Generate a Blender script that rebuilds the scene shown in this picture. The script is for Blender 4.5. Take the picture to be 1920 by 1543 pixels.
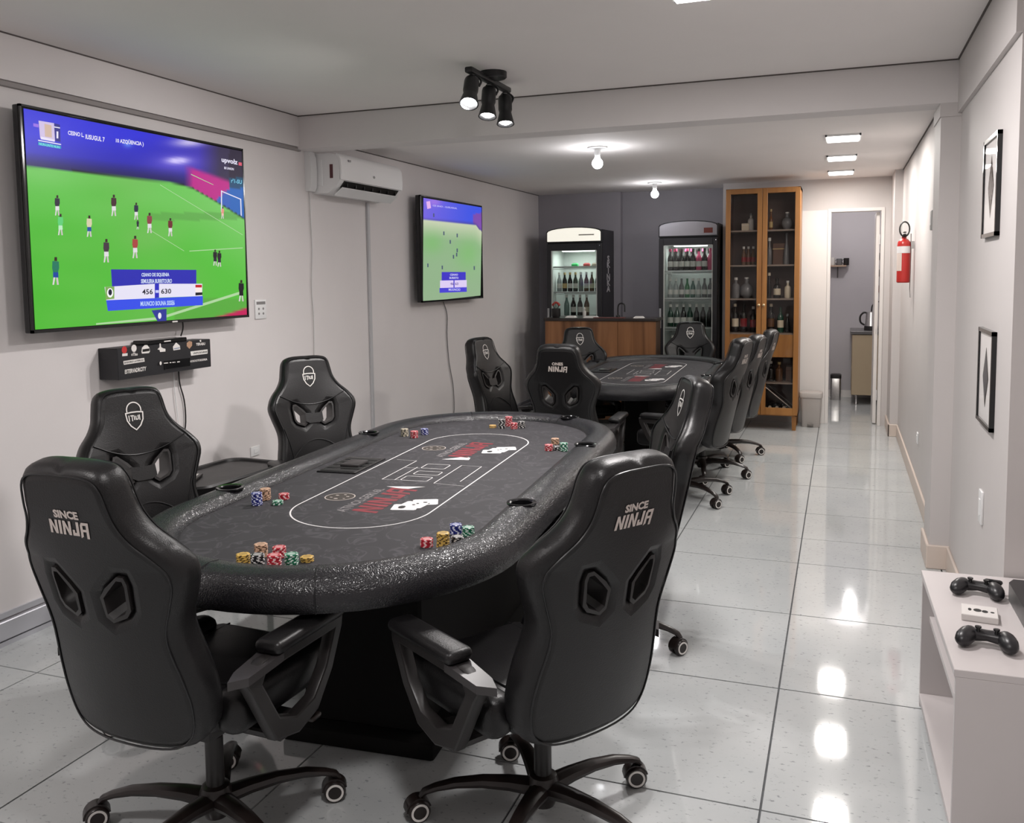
import bpy, bmesh, math, random
from mathutils import Vector, Matrix
random.seed(7)
for o in list(bpy.data.objects): bpy.data.objects.remove(o)
S = bpy.context.scene
COL = S.collection
PI = math.pi
def rad(a): return a*PI/180

# ------------------------------------------------------------------ camera
F, CX, CY = 1677.208, 952.498, 659.152
YAW, PITCH, ROLL, CAMH = -.357965394, -.0845321386, -.0125116, 1.62
_fw = Vector((math.sin(YAW)*math.cos(PITCH), math.cos(YAW)*math.cos(PITCH), math.sin(PITCH)))
_rt = Vector((math.cos(YAW), -math.sin(YAW), 0)); _up = _rt.cross(_fw)
RT = _rt*math.cos(ROLL)+_up*math.sin(ROLL); UP = -_rt*math.sin(ROLL)+_up*math.cos(ROLL); FW = _fw
cam = bpy.data.cameras.new('camera'); camo = bpy.data.objects.new('camera', cam); COL.objects.link(camo)
cam.sensor_fit = 'HORIZONTAL'; cam.sensor_width = 36; cam.lens = F*36/1920
cam.shift_x = (960-CX)/1920; cam.shift_y = -(771.5-CY)/1920; cam.clip_start = .05
camo.matrix_world = Matrix(((RT.x, UP.x, -FW.x, 0), (RT.y, UP.y, -FW.y, 0), (RT.z, UP.z, -FW.z, CAMH), (0, 0, 0, 1)))
S.camera = camo
def on(px, py, ax, val):
    "photo pixel -> point on the real plane  axis == val"
    d = RT*((px-CX)/F) + UP*(-(py-CY)/F) + FW
    c = Vector((0, 0, CAMH)); t = (val-c[ax])/d[ax]
    return c+d*t

# ------------------------------------------------------------------ world, light, exposure
w = bpy.data.worlds.new('world'); S.world = w; w.use_nodes = True
w.node_tree.nodes['Background'].inputs[0].default_value = (.9, .92, 1, 1)
w.node_tree.nodes['Background'].inputs[1].default_value = .12
S.view_settings.view_transform = 'Standard'; S.view_settings.look = 'None'
S.view_settings.exposure = 0.06; S.view_settings.gamma = 1.0
def area(name, loc, sx, sy, power, col=(1, .97, .94), rot=(0, 0, 0), spread=PI):
    l = bpy.data.lights.new(name, 'AREA'); l.shape = 'RECTANGLE'; l.size = sx; l.size_y = sy
    l.energy = power; l.color = col; l.spread = spread
    o = bpy.data.objects.new(name, l); COL.objects.link(o); o.location = loc; o.rotation_euler = rot; return o
def spot(name, loc, target, power, angle, col=(1, .955, .935), size=.03, blend=.5):
    l = bpy.data.lights.new(name, 'SPOT'); l.energy = power; l.spot_size = rad(angle); l.spot_blend = blend
    l.color = col; l.shadow_soft_size = size
    o = bpy.data.objects.new(name, l); COL.objects.link(o); o.location = loc
    o.rotation_euler = (Vector(target)-Vector(loc)).to_track_quat('-Z', 'Y').to_euler(); return o
def point(name, loc, power, size=.03, col=(1, .98, .96)):
    l = bpy.data.lights.new(name, 'POINT'); l.energy = power; l.shadow_soft_size = size; l.color = col
    o = bpy.data.objects.new(name, l); COL.objects.link(o); o.location = loc; return o
# (x, y, ceiling z, power) of the square ceiling panels; the first is just in view at the top edge
NEAR_PANELS = [(-.50, 3.53, 2.71, 38), (-.50, 1.1, 2.71, 26), (-2.5, 0.3, 2.71, 26)]
HALL_PANELS = [(-.015, 7.0, 2.59, 20), (-.025, 8.2, 2.59, 19), (-.035, 9.4, 2.59, 14)]
for i, (x, y, z, p) in enumerate(NEAR_PANELS): area('near_panel_light', (x, y, z-.028), .26, .26, p, (1, .958, .945))
for i, (x, y, z, p) in enumerate(HALL_PANELS): area('hall_panel_light', (x, y, z-.028), .2, .24, p, (1, .955, .90))

# ------------------------------------------------------------------ materials
def lin(c): return tuple(((v/255)/12.92 if v/255 <= .04045 else ((v/255+.055)/1.055)**2.4) for v in c)
MATS = {}
def mat(name, col, rough=.5, metal=0, spec=.5, noise=0, nscale=20, bump=0, bscale=60, emit=None, estr=0, coat=0, rnoise=0):
    if name in MATS: return MATS[name]
    m = bpy.data.materials.new(name); m.use_nodes = True; N = m.node_tree.nodes; L = m.node_tree.links
    b = N['Principled BSDF']; b.inputs['Base Color'].default_value = (*col, 1)
    b.inputs['Roughness'].default_value = rough; b.inputs['Metallic'].default_value = metal
    b.inputs['Specular IOR Level'].default_value = spec; b.inputs['Coat Weight'].default_value = coat
    tc = N.new('ShaderNodeTexCoord')
    if noise or rnoise:
        n = N.new('ShaderNodeTexNoise'); n.inputs['Scale'].default_value = nscale; n.inputs['Detail'].default_value = 5
        L.new(tc.outputs['Object'], n.inputs['Vector'])
        if noise:
            r = N.new('ShaderNodeValToRGB'); r.color_ramp.elements[0].position = .3; r.color_ramp.elements[1].position = .7
            r.color_ramp.elements[0].color = (*[max(0, c*(1-noise)) for c in col], 1)
            r.color_ramp.elements[1].color = (*[min(1, c*(1+noise)) for c in col], 1)
            L.new(n.outputs['Fac'], r.inputs['Fac']); L.new(r.outputs['Color'], b.inputs['Base Color'])
        if rnoise:
            mr = N.new('ShaderNodeMapRange'); mr.inputs['To Min'].default_value = rough-rnoise; mr.inputs['To Max'].default_value = rough+rnoise
            L.new(n.outputs['Fac'], mr.inputs['Value']); L.new(mr.outputs['Result'], b.inputs['Roughness'])
    if bump:
        n2 = N.new('ShaderNodeTexNoise'); n2.inputs['Scale'].default_value = bscale; n2.inputs['Detail'].default_value = 3
        L.new(tc.outputs['Object'], n2.inputs['Vector'])
        bp = N.new('ShaderNodeBump'); bp.inputs['Strength'].default_value = bump; bp.inputs['Distance'].default_value = .004
        L.new(n2.outputs['Fac'], bp.inputs['Height']); L.new(bp.outputs['Normal'], b.inputs['Normal'])
    if emit:
        b.inputs['Emission Color'].default_value = (*emit, 1); b.inputs['Emission Strength'].default_value = estr
    MATS[name] = m; return m
def glassmat(name, tint=(1, 1, 1), gloss=.08, rough=.02, ior=1.35):
    m = bpy.data.materials.new(name); m.use_nodes = True; N = m.node_tree.nodes; L = m.node_tree.links
    N.remove(N['Principled BSDF']); t = N.new('ShaderNodeBsdfTransparent'); t.inputs[0].default_value = (*tint, 1)
    g = N.new('ShaderNodeBsdfGlossy'); g.inputs['Roughness'].default_value = rough
    fr = N.new('ShaderNodeFresnel'); ge = N.new('ShaderNodeNewGeometry'); ms = N.new('ShaderNodeMapRange')   # same reflectance from either side of the pane
    ms.inputs['To Min'].default_value = ior; ms.inputs['To Max'].default_value = 1/ior; L.new(ge.outputs['Backfacing'], ms.inputs['Value']); L.new(ms.outputs['Result'], fr.inputs[0])
    mx = N.new('ShaderNodeMixShader'); L.new(fr.outputs[0], mx.inputs[0]); L.new(t.outputs[0], mx.inputs[1]); L.new(g.outputs[0], mx.inputs[2])
    L.new(mx.outputs[0], N['Material Output'].inputs[0]); MATS[name] = m; return m
def emat(name, col, s):
    m = bpy.data.materials.new(name); m.use_nodes = True; N = m.node_tree.nodes; L = m.node_tree.links
    N.remove(N['Principled BSDF']); e = N.new('ShaderNodeEmission'); e.inputs[0].default_value = (*col, 1); e.inputs[1].default_value = s
    L.new(e.outputs[0], N['Material Output'].inputs[0]); MATS[name] = m; return m
def woodmat(name, c0, c1, scale=(14, 14, .7), rough=.4):
    m = bpy.data.materials.new(name); m.use_nodes = True; N = m.node_tree.nodes; L = m.node_tree.links
    b = N['Principled BSDF']; b.inputs['Roughness'].default_value = rough
    tc = N.new('ShaderNodeTexCoord'); mp = N.new('ShaderNodeMapping'); mp.inputs['Scale'].default_value = scale
    n = N.new('ShaderNodeTexNoise'); n.inputs['Scale'].default_value = 1.0; n.inputs['Detail'].default_value = 7; n.inputs['Distortion'].default_value = .6
    r = N.new('ShaderNodeValToRGB'); r.color_ramp.elements[0].position = .32; r.color_ramp.elements[1].position = .68
    r.color_ramp.elements[0].color = (*c0, 1); r.color_ramp.elements[1].color = (*c1, 1)
    L.new(tc.outputs['Object'], mp.inputs[0]); L.new(mp.outputs[0], n.inputs['Vector']); L.new(n.outputs['Fac'], r.inputs['Fac']); L.new(r.outputs['Color'], b.inputs['Base Color'])
    MATS[name] = m; return m
def screenmat(name, s):
    m = bpy.data.materials.new(name); m.use_nodes = True; N = m.node_tree.nodes; L = m.node_tree.links
    b = N['Principled BSDF']; b.inputs['Base Color'].default_value = (.005, .005, .005, 1); b.inputs['Roughness'].default_value = .35; b.inputs['Specular IOR Level'].default_value = .15
    a = N.new('ShaderNodeVertexColor'); a.layer_name = 'Col'
    L.new(a.outputs['Color'], b.inputs['Emission Color']); b.inputs['Emission Strength'].default_value = s
    MATS[name] = m; return m

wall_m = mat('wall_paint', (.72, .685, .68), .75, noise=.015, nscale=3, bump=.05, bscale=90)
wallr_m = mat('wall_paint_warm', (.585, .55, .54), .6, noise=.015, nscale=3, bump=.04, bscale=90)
ceil_m = mat('ceiling_paint', (.84, .80, .785), .85, noise=.015, nscale=2)
grey_m = mat('grey_wall_paint', (.34, .325, .355), .7, noise=.03, nscale=3)
trim_m = mat('trim_white', (.74, .71, .69), .5)
alu_m = mat('aluminium_channel', (.62, .62, .66), .35, metal=.5)
grout_m = mat('grout', (.10, .105, .11), .8, noise=.2, nscale=40)
white_m = mat('white_laminate', (.56, .52, .515), .35)
whitepl_m = mat('white_plastic', (.80, .80, .80), .3)
greypl_m = mat('grey_plastic', (.36, .34, .33), .4)
black_m = mat('black_plastic', (.016, .014, .014), .38, bump=.06, bscale=300)
blackg_m = mat('black_gloss', (.008, .008, .009), .15)
brown_m = mat('dark_nylon', (.017, .012, .011), .3)
leather_m = mat('black_leather', (.0065, .006, .0065), .37, spec=.42, bump=.16, bscale=260, rnoise=.06, nscale=9)
pipe_m = mat('piping', (.006, .006, .007), .35)
logo_m = mat('logo_white', (.80, .77, .74), .5)
logo2_m = mat('logo_silver', (.62, .55, .51), .45, metal=.2)
chrome_m = mat('chrome', (.75, .75, .76), .2, metal=1)
steel_m = mat('brushed_steel', (.55, .54, .53), .32, metal=1, noise=.08, nscale=60)
blk_metal = mat('black_metal', (.012, .012, .013), .4)
wood_m = woodmat('counter_wood', (.14, .055, .02), (.38, .17, .07), (9, 9, .5), .4)
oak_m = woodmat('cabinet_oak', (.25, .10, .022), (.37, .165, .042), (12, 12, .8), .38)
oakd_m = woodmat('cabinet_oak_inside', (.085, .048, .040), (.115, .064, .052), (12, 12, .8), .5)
glass_m = glassmat('clear_glass')
glassp_m = glassmat('print_glass', ior=1.03)
glassd_m = glassmat('smoked_glass', (.93, .92, .91))
glassf_m = glassmat('fridge_glass', (.88, .90, .89))
lampw_m = emat('lamp_panel', (1, .97, .93), 9)
bulb_m = emat('lamp_bulb', (.97, .97, 1), 14)
spotw_m = emat('lamp_spot', (1, .98, .98), 22)
frlamp_m = emat('fridge_lamp', (.93, 1, .97), 5)

def tilemat():
    m = bpy.data.materials.new('floor_tile'); m.use_nodes = True; N = m.node_tree.nodes; L = m.node_tree.links
    b = N['Principled BSDF']; tc = N.new('ShaderNodeTexCoord'); oi = N.new('ShaderNodeObjectInfo')
    g = N.new('ShaderNodeNewGeometry')
    n = N.new('ShaderNodeTexNoise'); n.inputs['Scale'].default_value = 2.2; n.inputs['Detail'].default_value = 6
    L.new(g.outputs['Position'], n.inputs['Vector'])
    r = N.new('ShaderNodeValToRGB'); r.color_ramp.elements[0].position = .3; r.color_ramp.elements[1].position = .7
    r.color_ramp.elements[0].color = (.455, .475, .48, 1); r.color_ramp.elements[1].color = (.525, .54, .54, 1)
    L.new(n.outputs['Fac'], r.inputs['Fac'])
    v = N.new('ShaderNodeTexNoise'); v.inputs['Scale'].default_value = 42; v.inputs['Detail'].default_value = 4; v.inputs['Roughness'].default_value = .62
    mp = N.new('ShaderNodeMapping'); mp.inputs['Scale'].default_value = (1, 1.5, 1)
    L.new(g.outputs['Position'], mp.inputs[0]); L.new(mp.outputs[0], v.inputs['Vector'])
    r2 = N.new('ShaderNodeValToRGB'); r2.color_ramp.elements[0].position = .31; r2.color_ramp.elements[1].position = .40
    r2.color_ramp.elements[0].color = (.45, .46, .47, 1); r2.color_ramp.elements[1].color = (1, 1, 1, 1)
    L.new(v.outputs['Fac'], r2.inputs['Fac'])
    mx = N.new('ShaderNodeMix'); mx.data_type = 'RGBA'; mx.blend_type = 'MULTIPLY'; mx.inputs[0].default_value = .8
    L.new(r.outputs['Color'], mx.inputs[6]); L.new(r2.outputs['Color'], mx.inputs[7]); L.new(mx.outputs[2], b.inputs['Base Color'])
    n3 = N.new('ShaderNodeTexNoise'); n3.inputs['Scale'].default_value = 7; L.new(g.outputs['Position'], n3.inputs['Vector'])
    bp = N.new('ShaderNodeBump'); bp.inputs['Strength'].default_value = .02; bp.inputs['Distance'].default_value = .01
    L.new(n3.outputs['Fac'], bp.inputs['Height']); L.new(bp.outputs['Normal'], b.inputs['Normal'])
    b.inputs['Roughness'].default_value = .06; b.inputs['Specular IOR Level'].default_value = .55
    return m
tile_m = tilemat()
def railmat():
    m = bpy.data.materials.new('croc_leather'); m.use_nodes = True; N = m.node_tree.nodes; L = m.node_tree.links
    b = N['Principled BSDF']; b.inputs['Base Color'].default_value = (.015, .0145, .017, 1); b.inputs['Roughness'].default_value = .27
    tc = N.new('ShaderNodeTexCoord'); v = N.new('ShaderNodeTexVoronoi'); v.inputs['Scale'].default_value = 150; v.feature = 'DISTANCE_TO_EDGE'
    L.new(tc.outputs['Object'], v.inputs['Vector'])
    r = N.new('ShaderNodeValToRGB'); r.color_ramp.elements[1].position = .25
    L.new(v.outputs['Distance'], r.inputs['Fac'])
    bp = N.new('ShaderNodeBump'); bp.inputs['Strength'].default_value = .35; bp.inputs['Distance'].default_value = .002
    L.new(r.outputs['Color'], bp.inputs['Height']); L.new(bp.outputs['Normal'], b.inputs['Normal'])
    return m
rail_m = railmat()
def feltmat():
    m = bpy.data.materials.new('printed_felt'); m.use_nodes = True; N = m.node_tree.nodes; L = m.node_tree.links
    b = N['Principled BSDF']; b.inputs['Roughness'].default_value = .72; b.inputs['Specular IOR Level'].default_value = .35
    tc = N.new('ShaderNodeTexCoord')
    n = N.new('ShaderNodeTexNoise'); n.inputs['Scale'].default_value = 7; n.inputs['Detail'].default_value = 3; n.inputs['Distortion'].default_value = 1.6
    L.new(tc.outputs['Object'], n.inputs['Vector'])
    r = N.new('ShaderNodeValToRGB'); e = r.color_ramp.elements
    e[0].position = .40; e[0].color = (.030, .028, .032, 1); e[1].position = .62; e[1].color = (.035, .033, .037, 1)
    x = e.new(.50); x.color = (.062, .059, .066, 1); x = e.new(.472); x.color = (.032, .030, .034, 1); x = e.new(.528); x.color = (.033, .031, .035, 1)
    L.new(n.outputs['Fac'], r.inputs['Fac']); L.new(r.outputs['Color'], b.inputs['Base Color'])
    return m
felt_m = feltmat()
def chipmat(name, base, spot_c):
    m = bpy.data.materials.new(name); m.use_nodes = True; N = m.node_tree.nodes; L = m.node_tree.links
    b = N['Principled BSDF']; b.inputs['Roughness'].default_value = .42
    tc = N.new('ShaderNodeTexCoord'); sx = N.new('ShaderNodeSeparateXYZ'); L.new(tc.outputs['Object'], sx.inputs[0])
    at = N.new('ShaderNodeMath'); at.operation = 'ARCTAN2'; L.new(sx.outputs[1], at.inputs[0]); L.new(sx.outputs[0], at.inputs[1])
    mu = N.new('ShaderNodeMath'); mu.operation = 'MULTIPLY'; mu.inputs[1].default_value = 6; L.new(at.outputs[0], mu.inputs[0])
    si = N.new('ShaderNodeMath'); si.operation = 'SINE'; L.new(mu.outputs[0], si.inputs[0])
    gt = N.new('ShaderNodeMath'); gt.operation = 'GREATER_THAN'; gt.inputs[1].default_value = .45; L.new(si.outputs[0], gt.inputs[0])
    ln = N.new('ShaderNodeVectorMath'); ln.operation = 'LENGTH'
    cb = N.new('ShaderNodeCombineXYZ'); L.new(sx.outputs[0], cb.inputs[0]); L.new(sx.outputs[1], cb.inputs[1]); L.new(cb.outputs[0], ln.inputs[0])
    g2 = N.new('ShaderNodeMath'); g2.operation = 'GREATER_THAN'; g2.inputs[1].default_value = .0165; L.new(ln.outputs['Value'], g2.inputs[0])
    m1 = N.new('ShaderNodeMath'); m1.operation = 'MULTIPLY'; L.new(gt.outputs[0], m1.inputs[0]); L.new(g2.outputs[0], m1.inputs[1])
    l3 = N.new('ShaderNodeMath'); l3.operation = 'LESS_THAN'; l3.inputs[1].default_value = .0125; L.new(ln.outputs['Value'], l3.inputs[0])
    mx = N.new('ShaderNodeMix'); mx.data_type = 'RGBA'; mx.inputs[6].default_value = (*base, 1); mx.inputs[7].default_value = (*spot_c, 1); L.new(m1.outputs[0], mx.inputs[0])
    mx2 = N.new('ShaderNodeMix'); mx2.data_type = 'RGBA'; L.new(l3.outputs[0], mx2.inputs[0]); L.new(mx.outputs[2], mx2.inputs[6])
    mx2.inputs[7].default_value = (*[.55*c+.45*s for c, s in zip(base, spot_c)], 1)
    L.new(mx2.outputs[2], b.inputs['Base Color']); return m

# ------------------------------------------------------------------ mesh helpers
class B:
    def __init__(s): s.bm = bmesh.new()
    def _mi(s, n, mi):
        if mi:
            s.bm.faces.ensure_lookup_table()
            for f in s.bm.faces[n:]: f.material_index = mi
    def box(s, x0, x1, y0, y1, z0, z1, bev=0, seg=2, mi=0, M=None):
        n = len(s.bm.faces)
        r = bmesh.ops.create_cube(s.bm, size=1); vs = r['verts']
        for v in vs: v.co = Vector(((x0+x1)/2+v.co.x*(x1-x0), (y0+y1)/2+v.co.y*(y1-y0), (z0+z1)/2+v.co.z*(z1-z0)))
        if bev:
            es = list({e for v in vs for e in v.link_edges})
            r2 = bmesh.ops.bevel(s.bm, geom=es, offset=bev, segments=seg, affect='EDGES', profile=.5)
            vs = list({v for f in r2['faces'] for v in f.verts} | {v for v in vs if v.is_valid})
        if M is not None:
            for v in vs: v.co = M @ v.co
        s._mi(n, mi); return s
    def rings(s, rings, closed=True, cap=True, mi=0, loop=False):
        n = len(s.bm.faces); R = [[s.bm.verts.new(p) for p in r] for r in rings]; k = len(R[0])
        m = len(R)
        for i in range(m if loop else m-1):
            a, b = R[i], R[(i+1) % m]
            for j in range(k if closed else k-1):
                try: s.bm.faces.new((a[j], a[(j+1) % k], b[(j+1) % k], b[j]))
                except ValueError: pass
        if cap and not loop:
            for r in (R[0][::-1], R[-1]):
                try: s.bm.faces.new(r)
                except ValueError: pass
        s._mi(n, mi); return s
    def lathe(s, prof, seg=20, o=(0, 0, 0), cap=True, mi=0, M=None):
        o = Vector(o); rs = []
        for r, z in prof:
            ring = [o+Vector((max(r, 1e-5)*math.cos(2*PI*i/seg), max(r, 1e-5)*math.sin(2*PI*i/seg), z)) for i in range(seg)]
            rs.append([M @ p for p in ring] if M is not None else ring)
        return s.rings(rs, cap=cap, mi=mi)
    def cyl(s, p0, p1, r0, r1=None, seg=16, mi=0): return s.tube([p0, p1], [r0, r0 if r1 is None else r1], seg, mi)
    def tube(s, pts, r, seg=8, mi=0, flat=1.0, loop=False):
        pts = [Vector(p) for p in pts]; n = len(pts)
        if not isinstance(r, (list, tuple)): r = [r]*n
        rs = []; ref = None
        for i in range(n):
            if loop: d = pts[(i+1) % n]-pts[i-1]
            else: d = pts[min(i+1, n-1)]-pts[max(i-1, 0)]
            d.normalize()
            if ref is None: ref = Vector((0, 0, 1)) if abs(d.z) < .9 else Vector((1, 0, 0))
            a = d.cross(ref).normalized(); b = a.cross(d).normalized(); ref = b
            rs.append([pts[i]+a*(r[i]*math.cos(2*PI*k/seg))+b*(r[i]*flat*math.sin(2*PI*k/seg)) for k in range(seg)])
        return s.rings(rs, mi=mi, loop=loop)
    def poly(s, pts, mi=0):
        n = len(s.bm.faces)
        try: s.bm.faces.new([s.bm.verts.new(p) for p in pts])
        except ValueError: pass
        s._mi(n, mi); return s
    def prism(s, pts2, f, d0, d1, mi=0):
        "polygon pts2 mapped by f(u, v, depth)"
        return s.rings([[Vector(f(u, v, d0)) for u, v in pts2], [Vector(f(u, v, d1)) for u, v in pts2]], mi=mi)
    def ribbon(s, pts, wdt, f, closed=False, mi=0):
        n = len(pts); L = []
        for i in range(n):
            a = Vector(pts[i-1] if (i > 0 or closed) else pts[i]); c = Vector(pts[(i+1) % n] if (i < n-1 or closed) else pts[i])
            d = (c-a); d = d.normalized() if d.length else Vector((1, 0)); nr = Vector((-d.y, d.x))*wdt/2; p = Vector(pts[i])
            L.append((p-nr, p+nr))
        k0 = len(s.bm.faces); V = [(s.bm.verts.new(f(*a)), s.bm.verts.new(f(*b))) for a, b in L]
        for i in range(n if closed else n-1):
            j = (i+1) % n
            try: s.bm.faces.new((V[i][0], V[j][0], V[j][1], V[i][1]))
            except ValueError: pass
        s._mi(k0, mi); return s
    def addmesh(s, me, M=None, fn=None, mi=0):
        n = len(s.bm.faces); V = [s.bm.verts.new(fn(v.co) if fn else (M @ v.co if M is not None else v.co)) for v in me.vertices]
        for p in me.polygons:
            try: s.bm.faces.new([V[i] for i in p.vertices])
            except ValueError: pass
        s._mi(n, mi); return s
    def mesh(s, name, mats, smooth=35, fixn=True):
        if fixn: bmesh.ops.recalc_face_normals(s.bm, faces=s.bm.faces)
        me = bpy.data.meshes.new(name); s.bm.to_mesh(me); s.bm.free()
        for m in (mats if isinstance(mats, (list, tuple)) else [mats]): me.materials.append(m)
        if smooth:
            for p in me.polygons: p.use_smooth = True
            me.set_sharp_from_angle(angle=rad(smooth))
        return me
    def build(s, name, mats, parent=None, loc=None, smooth=35, fixn=True, rot=None):
        return put(name, s.mesh(name, mats, smooth, fixn), parent, loc, rot)
def put(name, me, parent=None, loc=None, rot=None):
    o = bpy.data.objects.new(name, me); COL.objects.link(o)
    if parent: o.parent = parent
    if loc is not None: o.location = loc
    if rot is not None: o.rotation_euler = rot
    return o
def tag(o, label, cat, group=None, kind=None):
    o['label'] = label; o['category'] = cat
    if group: o['group'] = group
    if kind: o['kind'] = kind
    return o
def thing(name, label, cat, loc=(0, 0, 0), rotz=0, group=None):
    o = bpy.data.objects.new(name, None); COL.objects.link(o); o.location = loc; o.rotation_euler = (0, 0, rotz); o.empty_display_size = .1
    return tag(o, label, cat, group)
def struct(o, label, cat): return tag(o, label, cat, kind='structure')
def copy_tree(o, parent=None):
    c = o.copy(); COL.objects.link(c); c.parent = parent
    for ch in o.children: copy_tree(ch, c)
    return c
def eval_mesh(o):
    dg = bpy.context.evaluated_depsgraph_get(); dg.update()
    me = bpy.data.meshes.new_from_object(o.evaluated_get(dg))
    return me
def curve_solid(loops, ext, bev=0, bres=2):
    cu = bpy.data.curves.new('c', 'CURVE'); cu.dimensions = '2D'; cu.fill_mode = 'BOTH'; cu.extrude = ext; cu.bevel_depth = bev; cu.bevel_resolution = bres
    cu.offset = -bev
    for lp in loops:
        sp = cu.splines.new('POLY'); sp.points.add(len(lp)-1); sp.use_cyclic_u = True
        for i, p in enumerate(lp): sp.points[i].co = (p[0], p[1], 0, 1)
    o = bpy.data.objects.new('c', cu); COL.objects.link(o); me = eval_mesh(o)
    bpy.data.objects.remove(o); bpy.data.curves.remove(cu); return me
_tc = {}
def text_mesh(txt, size=1, bold=0, ext=0, shear=0, align='CENTER', space=1):
    k = (txt, size, bold, ext, shear, align, space)
    if k in _tc: return _tc[k]
    cu = bpy.data.curves.new('t', 'FONT'); cu.body = txt; cu.size = size; cu.offset = bold; cu.extrude = ext; cu.shear = shear
    cu.align_x = align; cu.align_y = 'CENTER'; cu.resolution_u = 2; cu.space_character = space
    o = bpy.data.objects.new('t', cu); COL.objects.link(o); me = eval_mesh(o)
    bpy.data.objects.remove(o); bpy.data.curves.remove(cu); _tc[k] = me; return me
def smooth_loop(pts, n=6):
    "closed Catmull-Rom"
    out = []; m = len(pts)
    for i in range(m):
        p0, p1, p2, p3 = [Vector(pts[(i+k-1) % m]) for k in range(4)]
        for j in range(n):
            t = j/n
            out.append(.5*((2*p1)+(-p0+p2)*t+(2*p0-5*p1+4*p2-p3)*t*t+(-p0+3*p1-3*p2+p3)*t**3))
    return out
def smooth_path(pts, n=6):
    pts = [Vector(p) for p in pts]; P = [pts[0]*2-pts[1]]+pts+[pts[-1]*2-pts[-2]]; out = []
    for i in range(1, len(P)-2):
        p0, p1, p2, p3 = P[i-1:i+3]
        for j in range(n):
            t = j/n; out.append(.5*((2*p1)+(-p0+p2)*t+(2*p0-5*p1+4*p2-p3)*t*t+(-p0+3*p1-3*p2+p3)*t**3))
    out.append(pts[-1]); return out

# ------------------------------------------------------------------ the room
XL, XR, XRN, XRR = -3.49, .53, .565, .86
YB, YBEAM, YFAR, YALC, YK = -2.0, 5.26, 10.08, 10.45, 12.3
ZC, ZC2, ZB = 2.71, 2.59, 2.49
fl = B().box(-3.6, 1.0, YB-.1, YK+.1, -.12, -.006).build('floor', grout_m)
struct(fl, 'pale grey speckled tile floor running the length of the room', 'floor')
xs = [XL, -3.11, -2.41, -1.67, -.92, -.205, XR, .98]
ys = [-1.98, -1.22, -.4, .41, 1.23, 1.86, 2.676, 3.522, 4.335, 5.134, 5.628, 6.237, 7.059, 7.85, 8.675, 9.472, 10.28, 11.1, 11.9, 12.32]
tcache = {}
for i in range(len(xs)-1):
    for j in range(len(ys)-1):
        x0, x1, y0, y1 = xs[i], xs[i+1], ys[j], ys[j+1]
        if y0 > 10.2 and x1 < -.6: continue
        if x0 > .5 and y0 > 5.2 and y1 < 9: continue
        k = (round(x1-x0, 3), round(y1-y0, 3))
        if k not in tcache:
            hx, hy = k[0]/2-.0036, k[1]/2-.0036
            tcache[k] = B().box(-hx, hx, -hy, hy, -.008, 0).mesh('tile', tile_m, 0)
        put('tile', tcache[k], fl, ((x0+x1)/2, (y0+y1)/2, 0))

struct(B().box(XL-.1, XL, YB, YALC+.2, 0, 2.8).build('wall_left', wall_m), 'long off-white wall behind the two televisions', 'wall')
b = B().box(XL, XL+.034, YB, YBEAM, 2.505, ZC)
struct(B().box(XL, XL+.024, YB, YBEAM+.04, 2.480, 2.504, .002, 1).build('trim_7', mat('groove_shade_grey', (.27, .245, .24), .6)), 'narrow grey strip coloured as groove shade under the plaster band above the large television', 'trim')  # solid strip coloured as the shaded groove below the band
struct(b.build('trim_1', wall_m), 'shallow plaster band along the top of the television wall', 'trim')
b = B().box(XL, XL+.018, YB, YALC, .0, .022).box(XL, XL+.026, YB, YALC, .03, .115, .004, 1).box(XL, XL+.012, YB, YALC, .125, .15)
struct(b.build('baseboard_left', alu_m), 'silver skirting channel along the foot of the television wall', 'baseboard')
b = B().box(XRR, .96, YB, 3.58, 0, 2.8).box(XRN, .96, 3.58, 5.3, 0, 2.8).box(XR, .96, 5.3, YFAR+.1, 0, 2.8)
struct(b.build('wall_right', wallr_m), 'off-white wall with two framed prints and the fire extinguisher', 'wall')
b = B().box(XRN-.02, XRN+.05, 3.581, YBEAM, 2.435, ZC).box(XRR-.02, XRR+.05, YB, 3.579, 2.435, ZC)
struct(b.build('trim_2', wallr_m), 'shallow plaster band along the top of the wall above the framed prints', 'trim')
b = B().box(.468, .62, 5.27, 5.60, 0, ZB-.07).box(.462, .62, 5.262, 5.62, ZB-.07, ZB)
struct(b.build('trim_3', wallr_m), 'white pilaster under the right end of the ceiling beam', 'trim')
b = B().box(XRN-.014, XRN, 3.59, 5.255, 0, .13, .004, 1).box(.452, .62, 5.255, 5.275, 0, .13, .004, 1).box(.452, .468, 5.262, 5.615, 0, .13, .004, 1).box(XR-.014, XR, 5.62, 9.46, 0, .12, .004, 1).box(.44, .456, 9.44, YFAR, 0, .12, .004, 1).box(.44, XR, 9.44, 9.46, 0, .12, .004, 1)
struct(b.build('baseboard_right', mat('skirting_beige', (.66, .565, .50), .45)), 'white skirting board along the right-hand wall', 'baseboard')
b = B().box(.456, XR+.02, 9.46, YFAR, 0, ZC2)
struct(b.build('trim_4', wallr_m), 'narrow white wall projection beside the kitchen doorway', 'trim')
b = B().box(-3.6, 1.0, YB-.1, YBEAM+.1, ZC, ZC+.1).box(-3.6, 1.0, YBEAM+.1, YK+.1, ZC2, ZC2+.22)
struct(b.build('ceiling', ceil_m), 'plain off-white plaster ceiling', 'ceiling')
struct(B().box(XL, .96, YBEAM, 5.46, ZB, ZC+.02).build('trim_5', wall_m), 'white ceiling beam crossing the room above the first poker table', 'beam')
struct(B().box(-3.6, 1.0, YB-.1, YB, 0, 2.8).build('wall_back', wall_m), 'off-white wall behind the photographer', 'wall')
jt_m = mat('shadow_joint', (.10, .085, .08), .8)
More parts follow.
